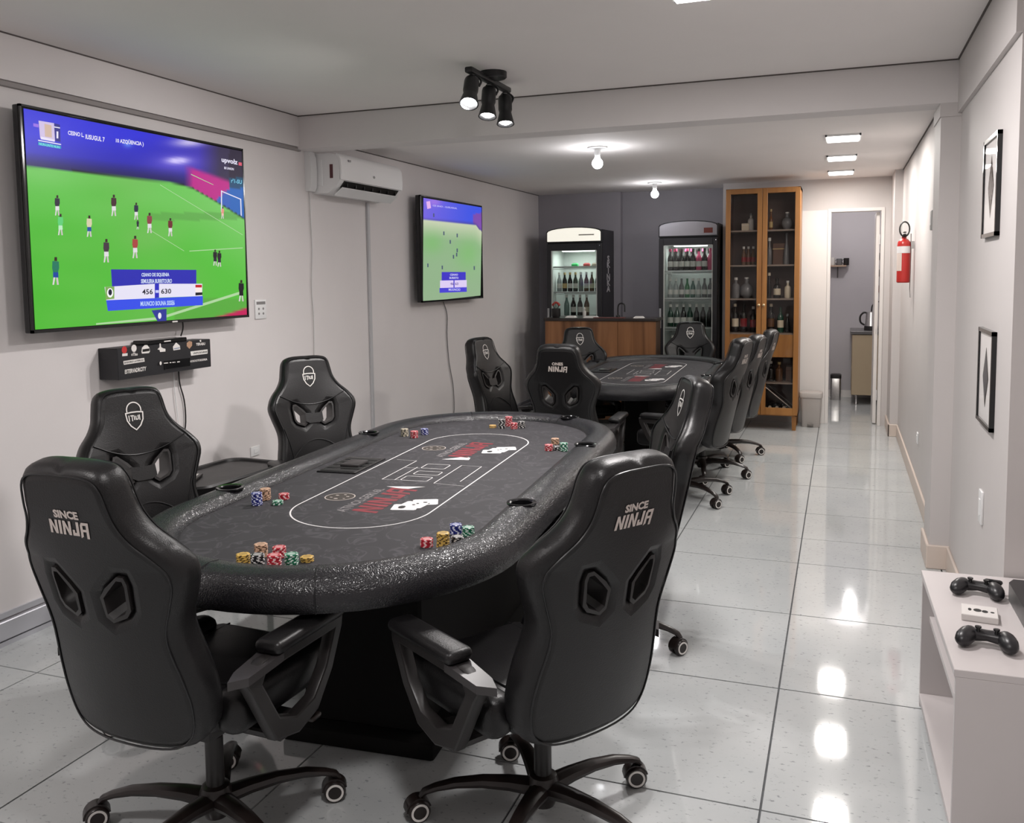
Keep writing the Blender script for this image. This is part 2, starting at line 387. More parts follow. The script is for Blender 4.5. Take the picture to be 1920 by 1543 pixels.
b = B().box(XL+.03, XL+.038, YB, YBEAM, ZC-.006, ZC).box(XL+.03, XRN, YBEAM-.008, YBEAM, ZC-.006, ZC).box(XL, XL+.008, 5.46, YALC, ZC2-.006, ZC2).box(XR-.008, XR, 5.62, YFAR, ZC2-.006, ZC2).box(XRN-.028, XRN-.02, 3.58, YBEAM, ZC-.006, ZC)
struct(b.build('trim_6', jt_m), 'thin dark shadow joint where walls meet the ceiling', 'trim')
# hall end wall with the kitchen doorway
DX0, DX1, DZ = -.145, .385, 2.265
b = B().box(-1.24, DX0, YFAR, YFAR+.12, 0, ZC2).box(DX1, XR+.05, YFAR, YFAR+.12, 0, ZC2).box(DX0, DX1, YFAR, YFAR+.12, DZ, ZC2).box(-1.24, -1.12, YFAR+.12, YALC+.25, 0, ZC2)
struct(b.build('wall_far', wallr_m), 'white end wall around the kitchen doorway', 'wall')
b = B().box(XL-.1, -2.47, YALC, YALC+.2, 0, ZC2).box(-2.47, -1.12, YALC+.11, YALC+.2, 0, ZC2)
struct(b.build('wall_alcove', grey_m), 'grey painted wall behind the drinks refrigerators', 'wall')
b = B().box(-.6, 1.0, YK, YK+.1, 0, ZC2).box(-.6, -.5, YFAR+.12, YK, 0, ZC2).box(.9, 1.0, YFAR+.1, YK, 0, ZC2)
struct(b.build('wall_kitchen', mat('kitchen_paint', (.50, .48, .50), .7, noise=.02, nscale=3)), 'pale lilac grey wall of the small kitchen seen through the doorway', 'wall')
b = B().box(-.5, .9, YK-.014, YK, 0, .09)
struct(b.build('baseboard_kitchen', trim_m), 'white skirting at the foot of the kitchen wall', 'baseboard')
d = thing('door_1', 'white frame and folded-back door of the kitchen doorway', 'door', (0, YFAR, 0)); d['kind'] = 'structure'
for x0_, x1_, z0_, z1_ in ((DX0-.012, DX0+.022, 0, DZ+.012), (DX1-.022, DX1+.012, 0, DZ+.012), (DX0+.022, DX1-.022, DZ-.022, DZ+.012)): B().box(x0_, x1_, -.010, .125, z0_, z1_, .002, 1).build('door_frame', trim_m, d)
B().box(-.425, DX0-.014, -.022, -.002, 0, DZ, .003, 1).build('side_panel', trim_m, d)
lf = B().box(DX1-.066, DX1-.031, .09, .62, .01, DZ-.03, .003, 1).build('door_leaf', trim_m, d)
B().box(DX1-.05, DX1-.046, .082, .089, .96, 1.02).build('latch_plate', steel_m, lf)
for z in (.32, 1.95): B().box(DX1-.034, DX1-.029, -.016, .08, z-.05, z+.05).build('hinge', whitepl_m, d)

# ------------------------------------------------------------------ ceiling lamps
def panel(x, y, z, sx, sy, label, group):
    t = thing('ceiling_lamp', label, 'ceiling light', (x, y, z), 0, group)
    b = B(); h = .014
    b.box(-sx/2, sx/2, -sy/2, -sy/2+.012, -h, 0).box(-sx/2, sx/2, sy/2-.012, sy/2, -h, 0).box(-sx/2, -sx/2+.012, -sy/2, sy/2, -h, 0).box(sx/2-.012, sx/2, -sy/2, sy/2, -h, 0)
    b.build('frame', whitepl_m, t)
    B().box(-sx/2+.010, sx/2-.010, -sy/2+.010, sy/2-.010, -h-.008, -.01, .004, 1).build('diffuser', lampw_m, t)
for (x, y, z, p), l in zip(NEAR_PANELS, ('square ceiling lamp cut by the top edge of the photo', 'square ceiling lamp above the camera near the wall with prints', 'square ceiling lamp above the camera near the television wall')):
    panel(x, y, z, .30, .30, l, 'square ceiling lamps')
for (x, y, z, p), l in zip(HALL_PANELS, ('square ceiling lamp of the hall row, nearest the beam', 'square ceiling lamp in the middle of the hall row', 'square ceiling lamp of the hall row, nearest the kitchen doorway')):
    panel(x, y, z, .24, .28, l, 'square ceiling lamps')
for (x, y, p), l in zip(((-1.774, 6.747, 8), (-1.896, 9.60, 6)), ('bare round bulb in a white ceiling socket, nearer of the two', 'bare round bulb in a white ceiling socket, above the refrigerators')):
    t = thing('bulb_lamp', l, 'bulb lamp', (x, y, ZC2), 0, 'bare ceiling bulbs')
    B().lathe([(.0, 0), (.075, 0), (.078, -.006), (.07, -.012), (0, -.012)], 24).build('ceiling_plate', whitepl_m, t)
    B().lathe([(.024, -.01), (.024, -.055), (.02, -.065), (0, -.065)], 16).build('socket', whitepl_m, t)
    bz = -.122; B().lathe([(.016, -.06), (.02, -.075)]+[(.042*math.sin(a), bz-.042*math.cos(a)) for a in [PI*k/10 for k in range(8, -1, -1)]], 20).build('bulb', bulb_m, t)
    point('bulb_light', (x, y, ZC2-.175), p, .04, (.97, .97, 1))
# track lamp with three spot heads
t = thing('track_spotlight', 'black three-head ceiling spotlight on a short bar', 'spotlight', (-1.81, 4.6, ZC))
B().lathe([(0, 0), (.075, 0), (.075, -.028), (.068, -.034), (0, -.034)], 28, (.03, -.02, 0)).build('ceiling_plate', blk_metal, t)
B().box(-.022, .022, -.29, .29, -.052, -.022, .008, 2).build('bar', blk_metal, t)
heads = [(-.24, (.12, -.62, -1), 'left'), (0, (.04, -.30, -1), 'mid'), (.24, (.10, -.24, -1), 'right')]
TL = Vector((-1.81, 4.6, ZC))
for hy, dr, nm in heads:
    dv = Vector(dr).normalized(); q = dv.to_track_quat('Z', 'Y').to_matrix().to_4x4()
    h = B().lathe([(0, 0), (.028, 0), (.036, .008), (.039, .02), (.039, .085), (.034, .10), (.038, .117), (.047, .157), (.050, .170), (.044, .170), (.037, .157), (0, .152)], 22, M=Matrix.Translation((0, hy, -.075)) @ q)
    ho = h.build('spot_head', blk_metal, t)
    B().tube(smooth_path([(0, hy, -.05), (.02, hy+.012, -.062), (.042, hy+.02, -.085), (.036, hy+.006, -.115)], 4), .006, 8).tube(smooth_path([(0, hy, -.05), (-.02, hy+.012, -.062), (-.042, hy+.02, -.085), (-.036, hy+.006, -.115)], 4), .006, 8).cyl((0, hy, -.03), (0, hy, -.06), .013).build('bracket', blk_metal, ho)
    B().lathe([(0, .1535), (.0355, .1545), (.0355, .1560), (.02, .168), (0, .172)], 20, M=Matrix.Translation((0, hy, -.075)) @ q).build('bulb', spotw_m, ho)
    p0 = TL+Vector((0, hy, -.075))+dv*.185
    if nm == 'left': spot('track_spot_light', p0, p0+Vector((-1.0, -.35, -1.2)), 60, 150, blend=.8, size=.04)
    elif nm == 'mid': spot('track_spot_light', p0, p0+Vector((-.15, -.25, -1)), 55, 130, blend=.8, size=.04)
    else: spot('track_spot_light', p0, p0+Vector((.5, .1, -1)), 50, 140, blend=.8, size=.04)

# ------------------------------------------------------------------ gaming chairs
LEAN = rad(13); BY, BZ = -.265, .425
def mapS(x, s, t):
    k = min(1, abs(x)/.25); lo = 1 if s < .5 else max(0, 1-(s-.5)/.16)
    s *= 1.035
    t2 = t + .05*k*k*lo + (.012*math.sin(PI*min(1, s/.5)) if t > 0 else 0)
    return Vector((x, BY+t2*math.cos(LEAN)-s*math.sin(LEAN), BZ+s*math.cos(LEAN)+t2*math.sin(LEAN)))
HALF = [(0, .0), (.12, .0), (.185, .012), (.222, .05), (.235, .12), (.228, .20), (.212, .29), (.214, .345), (.238, .41), (.256, .465), (.250, .505), (.222, .55), (.183, .592), (.158, .635), (.148, .68), (.138, .725), (.115, .75), (.07, .759), (0, .76)]
OUT = HALF + [(-x, s) for x, s in HALF[-2:0:-1]]
OUTS = [(p.x, p.y) for p in smooth_loop([Vector(p) for p in OUT], 3)]
HOLE = [(.046, .385), (.044, .432), (.062, .452), (.098, .484), (.114, .482), (.118, .465), (.112, .405), (.10, .388), (.062, .372)]
def offs(loop, d):
    c = Vector((sum(p[0] for p in loop)/len(loop), sum(p[1] for p in loop)/len(loop)))
    return [tuple(c+(Vector(p)-c)*(1+d/(Vector(p)-c).length)) for p in loop]
def gridify(me, xs, ys):
    bm = bmesh.new(); bm.from_mesh(me)
    for x in xs: bmesh.ops.bisect_plane(bm, geom=bm.verts[:]+bm.edges[:]+bm.faces[:], plane_co=(x, 0, 0), plane_no=(1, 0, 0))
    for y in ys: bmesh.ops.bisect_plane(bm, geom=bm.verts[:]+bm.edges[:]+bm.faces[:], plane_co=(0, y, 0), plane_no=(0, 1, 0))
    bm.to_mesh(me); bm.free(); return me
def hole_loop(sgn): return [(sgn*x, s) for x, s in HOLE]
hl, hr = hole_loop(-1), hole_loop(1)
def cw(lp):
    a = sum(lp[i-1][0]*lp[i][1]-lp[i][0]*lp[i-1][1] for i in range(len(lp)))
    return lp if a < 0 else lp[::-1]
def ccw(lp): return cw(lp)[::-1]
def ninja_letters(f, b, sc=1.0, mi=0):
    "blocky slanted wordmark, unit height 1, drawn with polygons"
    L = {'N': [[(0, 0), (.22, 0), (.22, 1), (0, 1)], [(.22, 1), (.22, .62), (.52, 0), (.52, .4)], [(.52, 0), (.74, 0), (.74, 1), (.52, 1)]],
         'I': [[(0, 0), (.24, 0), (.24, 1), (0, 1)]],
         'J': [[(.34, .22), (.58, .22), (.58, 1), (.34, 1)], [(0, 0), (.58, 0), (.58, .22), (0, .22)], [(0, .22), (.2, .22), (.2, .42), (0, .42)]],
         'A': [[(0, -.12), (.22, 0), (.22, .8), (0, .8)], [(.5, -.14), (.72, -.14), (.72, .8), (.5, .8)], [(0, .8), (.72, .8), (.72, 1), (.12, 1)], [(.22, .34), (.5, .34), (.5, .52), (.22, .52)]]}
    wd = {'N': .74, 'I': .24, 'J': .58, 'A': .72}; tot = sum(wd[c] for c in 'NINJA')+.12*4; x = -tot/2
    for c in 'NINJA':
        for q in L[c]: b.poly([f(((x+u+.14*(v-.5)))*sc, (v-.5)*sc) for u, v in q], mi)
        x += wd[c]+.12
    return b
def caster_meshes():
    b = B(); wr = .034; out = []
    for sg in (-1, 1):
        b.lathe([(0, .007), (wr-.005, .007), (wr, .011), (wr, .024), (wr-.004, .029), (0, .029)], 22, M=Matrix.Translation((-.012, 0, wr)) @ Matrix.Rotation(sg*PI/2, 4, 'X'))
    b.cyl((0, 0, .03), (0, 0, .074), .010, seg=10)
    hood = [(-.012+.039*math.cos(rad(x)), wr+.039*math.sin(rad(x))) for x in range(15, 181, 15)]+[(-.012+.034*math.cos(rad(x)), wr+.034*math.sin(rad(x))) for x in range(180, 14, -15)]
    b.rings([[Vector((u, y, v)) for u, v in hood] for y in (-.02, .02)])
    c = b.mesh('caster', brown_m, 40)
    for sg in (-1, 1):
        out.append(B().lathe([(.0205, .0285), (.0205, .0305), (.0268, .0305), (.0268, .0285)], 24, M=Matrix.Translation((-.012, 0, wr)) @ Matrix.Rotation(sg*PI/2, 4, 'X'), cap=False).mesh('caster_ring', logo_m, 40))
    return c, out[0], out[1]
CAST, RING1, RING2 = caster_meshes()
def make_chair(word='SINCE'):
    root = thing('gaming_chair', '', 'chair')
    # backrest
    me = curve_solid([ccw(OUTS), cw(hl), cw(hr)], .012, .034, 3)
    gridify(me, [-.2, -.16, -.125, -.08, -.045, 0, .045, .08, .125, .16, .2], [.05*k for k in range(1, 15)]+[.465])
    b = B().addmesh(me, fn=lambda c: mapS(c.x, c.y, c.z)); bk = b.build('backrest', leather_m, root, smooth=50)
    for hl_ in (hl, hr):
        lp = [Vector(p) for p in hl_]; o2 = [Vector(p) for p in offs(hl_, .007)]; i2 = [Vector(p) for p in offs(hl_, -.004)]
        rings = [[mapS(p.x, p.y, .030) for p in o2], [mapS(p.x, p.y, .0465) for p in o2], [mapS(p.x, p.y, .047) for p in i2], [mapS(p.x, p.y, -.045) for p in i2], [mapS(p.x, p.y, -.0445) for p in o2], [mapS(p.x, p.y, -.030) for p in o2]]
        B().rings(rings, cap=False).build('vent_frame', black_m, bk)
    B().prism([(-.05, .438), (0, .432), (.05, .438), (.052, .392), (.03, .380), (-.03, .380), (-.052, .392)], lambda u, v, d: mapS(u, v, .044+d), 0, .010).build('vent_bridge', leather_m, bk)
    # seams: outline piping front and rear, headrest seam, lumbar seams
    ins = [(x*.905, .022+(s-.01)*.962) for x, s in OUTS]
    b = B()
    for t in (-.046, .047): b.tube([mapS(x, s, t) for x, s in ins], .0028, 6, loop=True)
    b.tube([mapS(x, min(.54, .54-.055*(1-(x/.185)**2)), .0485) for x in [-.19+.38*k/16 for k in range(17)]], .0028, 6)
    b.tube([mapS(x, .20+.09*(1-(x/.15)**2), .0505) for x in [-.15+.3*k/12 for k in range(13)]], .0025, 6)
    for sg in (-1, 1): b.tube([mapS(sg*x, s, .048) for x, s in ((.15, .03), (.155, .12), (.15, .20), (.165, .28), (.19, .36))], .0025, 6)
    b.build('seam_piping', pipe_m, bk)
    # front emblem
    f = lambda u, v: mapS(-u, .645+v, .0488)
    b = B(); R = .03
    b.ribbon([(R*math.cos(a), .018+R*1.05*math.sin(a)) for a in [rad(-12+204*k/20) for k in range(21)]], .0048, f)
    b.ribbon([(-.036, .006), (-.033, -.022), (-.02, -.045), (0, -.062), (.02, -.045), (.033, -.022), (.036, .006)], .0052, f)
    b.ribbon([(-.038, .007), (-.012, .010), (.012, .010), (.038, .007)], .0052, f)
    for x0, x1, y0, y1 in ((-.026, -.022, -.026, -.002), (-.018, -.004, -.006, -.002), (-.013, -.009, -.026, -.004), (-.004, 0, -.022, -.004), (.003, .007, -.022, -.006), (.007, .014, -.022, -.018), (.012, .016, -.020, -.004), (.018, .022, -.024, -.002)):
        b.poly([f(x0, y0), f(x1, y0), f(x1, y1), f(x0, y1)])
    b.build('emblem', logo_m, bk, smooth=0)
    # rear wordmark
    g = lambda u, v: mapS(u, .612+v, -.0475)
    b = B(); ninja_letters(g, b, .036)
    b.addmesh(text_mesh(word, .026, .0012, 0, 0), fn=lambda c: g(c.x*1.12, c.y+.033))
    b.build('lettering', logo2_m, bk, smooth=0)
    # seat
    b = B().box(-.20, .20, -.22, .27, .43, .515, .03, 3)
    st = b.build('seat', leather_m, root)
    for sg in (-1, 1):
        B().box(min(sg*.17, sg*.265), max(sg*.17, sg*.265), -.20, .25, .425, .545, .038, 3).build('seat_bolster', leather_m, st)
    B().tube([(-.15, .26, .512), (-.14, -.1, .518), (0, -.16, .518), (.14, -.1, .518), (.15, .26, .512)], .003, 6).build('seam_piping', pipe_m, st)
    B().box(-.13, .13, -.16, .14, .37, .432, .012, 2).build('tilt_mechanism', black_m, root)
    B().tube([(.12, .03, .39), (.2, .05, .385), (.27, .06, .38)], .007, 8).box(.25, .32, .04, .085, .372, .388, .006, 2).build('lever', brown_m, root)
    # armrests
    outer = [(.20, .60), (.205, .635), (-.16, .635), (-.235, .60), (-.21, .565), (-.12, .40), (-.02, .375), (.07, .40), (.145, .49)]
    inner = [(.155, .60), (.11, .51), (.05, .445), (-.03, .43), (-.10, .46), (-.165, .575), (-.15, .60)]
    for sg in (-1, 1):
        me = curve_solid([ccw(outer), cw(inner)], .012, .007, 1)
        ar = B().addmesh(me, fn=lambda c: Vector((sg*(.302+c.z), c.x, c.y))).build('armrest', black_m, root)
        B().box(sg*.302-.042, sg*.302+.042, -.13, .19, .634, .672, .018, 3).build('arm_pad', leather_m, ar)
        B().prism([(-.036, -.10), (.036, -.10), (.026, -.23), (-.012, -.265), (-.03, -.22)], lambda u, v, d: (sg*(.302+u), v, .615+d+ (v+.1)*.12), 0, .022).build('arm_plate', greyblk_m, ar)
        B().box(min(sg*.12, sg*.31), max(sg*.12, sg*.31), -.09, .05, .378, .402, .006, 1).build('arm_bracket', black_m, ar)
    # gas lift and base
    lift = B().lathe([(.026, .10), (.026, .30), (.017, .305), (.017, .39)], 16).build('gas_lift', black_m, root)
    B().lathe([(0, .06), (.034, .06), (.045, .085), (.048, .13), (.04, .15), (.026, .155)], 20).build('hub', brown_m, root)
    for k in range(5):
        a = 2*PI*k/5; ca, sa = math.cos(a), math.sin(a); rs = []
        for r, z, hw, hh in ((.03, .112, .034, .026), (.10, .120, .029, .022), (.18, .122, .024, .019), (.26, .114, .021, .016), (.32, .099, .019, .014), (.352, .086, .018, .013), (.366, .072, .016, .008)):
            nz = math.cos(max(0, (r-.2)/.166)*1.25); nr = math.sin(max(0, (r-.2)/.166)*1.25)
            ring = []
            for j in range(10):
                th = 2*PI*j/10; u = hw*math.cos(th); v = hh*math.sin(th)
                rr = r+nr*v; ring.append(Vector((ca*rr-sa*u, sa*rr+ca*u, z+nz*v)))
            rs.append(ring)
        arm = B().rings(rs).build('base_arm', brown_m, root)
        for nm, me in (('caster', CAST), ('caster_ring', RING1), ('caster_ring', RING2)):
            put(nm, me, arm, (ca*.366, sa*.366, 0))
    return root
greyblk_m = mat('satin_dark_plastic', (.035, .032, .033), .32)
CH = make_chair('SINCE')
FIXED = ('base_arm', 'hub', 'gas_lift')
def place(x, y, rot, label, lift=0, arms=0, first=[True], group='gaming chairs around the poker tables'):
    if first[0]: o = CH; first[0] = False
    else: o = copy_tree(CH)
    o.location = (x, y, 0); o.rotation_euler = (0, 0, rad(rot)); o['label'] = label; o['group'] = group
    for c in o.children:
        n = c.name.split('.')[0]
        if n in ('base_arm', 'hub'):
            c.rotation_euler = (0, 0, rad(arms)); sw = rad(random.uniform(20, 62))-rad(rot)-rad(arms)   # world heading of the wheel
            for k in c.children: k.rotation_euler = (0, 0, sw)
        elif n != 'gas_lift': c.location.z = lift
    return o
# rot: 0 faces away from the camera (+y), 90 faces the television wall (-x)
PLACES = [
 (-1.69, 2.035, -2.5, .005, 51, 'black gaming chair at front left, its back with silver wordmark to the camera'),
 (-.855, 2.375, 58, -.015, 66, 'black gaming chair at front right, back to the camera with wordmark and left armrest showing'),
 (-2.40, 2.76, -112, -.02, 20, 'black gaming chair facing the table under the wall box with logos'),
 (-2.56, 4.16, -126, -.02, 0, 'black gaming chair facing the table below the air conditioner, beside the wall cable strip'),
 (-.99, 3.74, 112, -.02, 30, 'black gaming chair seen edge-on at the aisle side of the nearer table'),
 (-1.74, 5.98, 2, -.02, 10, 'black gaming chair with its back to the camera between the two tables'),
 (-2.24, 6.37, -103, -.05, 0, 'black gaming chair by the wall under the smaller television'),
 (-2.22, 8.08, -152, -.085, 40, 'black gaming chair in front of the wooden counter'),
 (-1.44, 8.93, -176, -.07, 15, 'black gaming chair facing the camera in front of the taller refrigerator'),
 (-1.07, 6.42, 80, -.02, 25, 'aisle-side black chair of the far table, nearest the camera, white mark on its back'),
 (-1.04, 7.22, 82, -.05, 55, 'aisle-side black chair of the far table, middle of the three'),
 (-1.0, 8.06, 84, -.06, 5, 'aisle-side black chair of the far table, nearest the glass cabinet'),
]
CHAIRS = [place(x, y, r, lb, lf_, ar) for x, y, r, lf_, ar, lb in PLACES]
off = Matrix.Rotation(-rad(58), 3, 'Z') @ Vector((.05, .028, 0))   # the front right chair is rolled back on its tilt plate
for c in CHAIRS[1].children:
    if c.name.split('.')[0] in ('base_arm', 'hub', 'gas_lift', 'tilt_mechanism'): c.location = Vector(c.location)+off
# the chair between the tables carries a differently lettered back
for c in CHAIRS[5].children:
    if c.name.startswith('backrest'):
        for k in c.children:
            if k.name.startswith('lettering'):
                g = lambda u, v: mapS(u, .612+v, -.0475)
                b = B(); ninja_letters(g, b, .036); b.addmesh(text_mesh('ONES', .026, .0012, 0, 0), fn=lambda c_: g(c_.x*1.12, c_.y+.033))
                k.data = b.mesh('lettering', logo2_m, 0)

# ------------------------------------------------------------------ poker tables
def stad(a, bb, n=14, m=10):
    "stadium outline, long axis y"
    pts = []; h = a-bb
    for k in range(m): pts.append((bb, -h+2*h*k/m))
    for k in range(2*n): pts.append((bb*math.cos(PI*k/(2*n)), h+bb*math.sin(PI*k/(2*n))))
    for k in range(m): pts.append((-bb, h-2*h*k/m))
    for k in range(2*n): pts.append((-bb*math.cos(PI*k/(2*n)), -h-bb*math.sin(PI*k/(2*n))))
    return pts
ZF = .766
red_m = mat('print_red', (.20, .012, .022), .6, noise=.25, nscale=30)
redf_m = mat('print_dull_red', (.085, .02, .024), .65)
pw_m = mat('print_white', (.72, .70, .70), .6)
pgold_m = mat('print_dark_gold', (.035, .026, .02), .6)
pg_m = mat('print_grey', (.20, .185, .19), .6)
ped_m = mat('pedestal_black', (.008, .0075, .0075), .75, spec=.12)
blk_inside = mat('cup_black', (.004, .004, .004), .5)
def make_table(label, a, bb, loc, rot, cups, plinth, near):
    t = thing('poker_table', label, 'poker table', loc, rot)
    sec = [(.05, .70), (.012, .694), (.0, .712), (-.004, .74), (.008, .772), (.032, .796), (.07, .806), (.11, .803), (.138, .790), (.155, .772), (.158, .755), (.10, .745)]
    pts = stad(a, bb); n = len(pts); rings = []
    for d, z in sec: rings.append([Vector((x, y, z)) for x, y in stad(a-d, bb-d)])
    b = B().rings(rings, cap=False, loop=True); ra = b.build('rail', rail_m, t, smooth=60)
    # drill the cup holders
    cb = B()
    for x, y in cups: cb.cyl((x, y, .72), (x, y, .86), .041, seg=28)
    co = cb.build('cutter', rail_m, None); co.location = loc; co.rotation_euler = (0, 0, rot)
    md = ra.modifiers.new('cut', 'BOOLEAN'); md.object = co; md.operation = 'DIFFERENCE'; md.solver = 'EXACT'
    bpy.context.view_layer.update(); me = eval_mesh(ra); ra.modifiers.clear(); ra.data = me
    for p in me.polygons: p.use_smooth = True
    me.set_sharp_from_angle(angle=rad(50))
    bpy.data.objects.remove(co)
    for x, y in cups:
        B().lathe([(.0, .725), (.036, .725), (.0395, .73), (.0395, .803), (.044, .8075), (.053, .8085), (.055, .806), (.053, .800), (.044, .798)], 28, (x, y, 0), cap=False).build('cup_holder', blackg_m, t)
    # seams across the rail
    if near:
        for ang in (-100, -68, 60, 118):
            ca, sa = math.cos(rad(ang)), math.sin(rad(ang)); h = (a-bb)*(1 if sa > 0 else -1)
            B().tube([((bb-d)*ca, h+(bb-d)*sa, z+.0006) for d, z in sec[1:10]], .0022, 6).build('rail_seam', pipe_m, t)
    fe = B().poly([Vector((x, y, ZF)) for x, y in stad(a-.15, bb-.15)]).build('felt', felt_m, t, smooth=0)
    f = lambda u, v: Vector((u, v, ZF+.0006))
    bl = stad(.93, .265, 14, 12)
    B().ribbon(bl, .006, f, closed=True).build('betting_line', pw_m, fe, smooth=0)
    for yc in (-.53, .49):
        ninja_letters(lambda u, v: f(.024-v, yc+u), B(), .105, 0).build('red_wordmark', red_m, fe, smooth=0)
        B().addmesh(text_mesh('ATNOLGERI.6L', .055, .001), fn=lambda c: f(-.062-c.y, yc-.02+c.x*.98)).build('small_lettering', pg_m, fe, smooth=0)
    b = B()
    for yc in (-.53, .484):
        b.poly([f(-.165+.056*math.cos(k*PI/16), yc+.056*math.sin(k*PI/16)) for k in range(32)], 0)
    b.build('round_print', pgold_m, fe, smooth=0)
    b = B(); f2 = lambda u, v: Vector((u, v, ZF+.0010))
    for yc in (-.53, .484):
        b.ribbon([(-.165+.058*math.cos(k*PI/16), yc+.058*math.sin(k*PI/16)) for k in range(32)], .004, f2, closed=True)
        for a_, r_, s_ in ((.3, .03, .008), (1.4, .035, .007), (2.4, .028, .009), (3.6, .034, .007), (4.6, .03, .010), (5.6, .036, .006)):
            cx_, cy_ = -.165+r_*math.cos(a_), yc+r_*math.sin(a_)
            b.poly([f2(cx_+s_*math.cos(q+a_), cy_+.6*s_*math.sin(q+a_)) for q in (0, 1.3, 2.6, 3.9, 5.2)])
    b.build('round_print_detail', logo2_m, fe, smooth=0)
    # boxes in the middle of the layout
    b = B()
    def rr(x0, x1, y0, y1, wdt=.004, r=.012):
        p = []
        for cx_, cy_, a0 in ((x1-r, y1-r, 0), (x0+r, y1-r, 90), (x0+r, y0+r, 180), (x1-r, y0+r, 270)):
            p += [(cx_+r*math.cos(rad(a0+q)), cy_+r*math.sin(rad(a0+q))) for q in (0, 30, 60, 90)]
        b.ribbon(p, wdt, f, closed=True)
    rr(-.052, .068, -.205, -.125); rr(-.042, .073, -.088, -.020); rr(-.056, .056, .036, .126)
    b.ribbon([(-.075, -.21), (-.075, .05)], .004, f); b.ribbon([(-.132, -.21), (-.132, .178)], .004, f)
    b.ribbon([(-.235, .185), (-.132, .178)], .0022, f); b.ribbon([(-.132, -.21), (-.052, -.205)], .0022, f); b.ribbon([(-.132, .03), (-.056, .03)], .0022, f)
    b.ribbon([(.11, -.228), (.107, .13)], .004, f); b.ribbon([(.207, -.175), (.203, .126)], .004, f); b.ribbon([(.107, .13), (.203, .126)], .0022, f); b.ribbon([(.11, -.228), (.25, -.248)], .0022, f)
    for yc in (0, .545):  # white swooshes at the head of each wordmark
        b.poly([f(-.06, -.325+yc*1.03), f(.10, -.295+yc*1.03), f(.07, -.318+yc*1.03), f(.045, -.345+yc*1.03), f(.0, -.345+yc*1.03)] if yc == 0 else [f(-.03, .235), f(.10, .25), f(.09, .30), f(.055, .32), f(.02, .28)])
    b.build('layout_lines', pw_m, fe, smooth=0)
    # printed playing cards
    for ox, oy in ((.165, -.57), (.165, .51)):
        for i, (dx, dy, an) in enumerate(((-.02, -.045, 12), (.0, -.005, -8), (.028, .04, 20))):
            c_, s_ = math.cos(rad(an)), math.sin(rad(an)); k = []
            for u, v in ((-.048, -.036), (-.04, -.042), (.04, -.042), (.048, -.036), (.048, .036), (.04, .042), (-.04, .042), (-.048, .036)):
                k.append(Vector((ox+dx+u*c_-v*s_, oy+dy+u*s_+v*c_, ZF+.0007+.0003*i)))
            B().poly(k).build('printed_card', pw_m, fe, smooth=0)
        for dx, dy, hx, hy in ((-.03, -.05, .012, .017), (.0, -.008, .006, .005), (.008, .012, .005, .006), (.03, .035, .008, .006), (.05, .02, .004, .004)):
            B().poly([Vector((ox+dx+u*hx, oy+dy+v*hy, ZF+.0022)) for u, v in ((-1, -.5), (-.5, -1), (.5, -1), (1, -.5), (1, .5), (.5, 1), (-.5, 1), (-1, .5))]).build('card_mark', blk_inside, fe, smooth=0)
    # dealer chip tray let into the felt on the wall side
    tr = B().box(-.475, -.285, -.15, .17, ZF-.002, ZF+.007, .003, 1).build('dealer_tray', blackg_m, t)
    for k in range(5): B().box(-.462, -.298, -.138+.06*k, -.098+.06*k, ZF+.006, ZF+.0085, .001, 1).build('tray_slot', blk_inside, tr)
    B().box(-.41, -.32, -.05, .06, ZF+.0075, ZF+.02, .004, 2).build('card_shoe', greyblk_m, tr)
    # body, pedestal and plinth
    B().rings([[Vector((x, y, z)) for x, y in stad(a-d, bb-d)] for d, z in ((.06, .755), (.06, .69), (.10, .68))]).build('table_body', blk_inside, t)
    px0, px1, py0, py1 = plinth
    B().box(px0+.06, px1-.06, py0+.06, py1-.06, .06, .68, .01, 1).build('pedestal', ped_m, t)
    B().box(px0, px1, py0, py1, 0, .06, .012, 2).build('plinth', ped_m, t)
    return t
TLOC, TROT = Vector((-1.70, 3.53, 0)), rad(4)
make_table('large oval black poker table in the foreground with coloured chips on it', 1.55, .675, TLOC, TROT,
           [(-.585, -.638), (.590, -.591), (.590, .556), (.335, 1.355), (-.585, .625)], (-.19, .38, -.97, .97), True)
make_table('oval black poker table at the back of the room with nothing stacked on it', 1.34, .67, Vector((-1.60, 7.72, 0)), rad(2),
           [(-.58, -.5), (.58, -.5), (.58, .5), (-.58, .5)], (-.16, .16, -.55, .55), False)

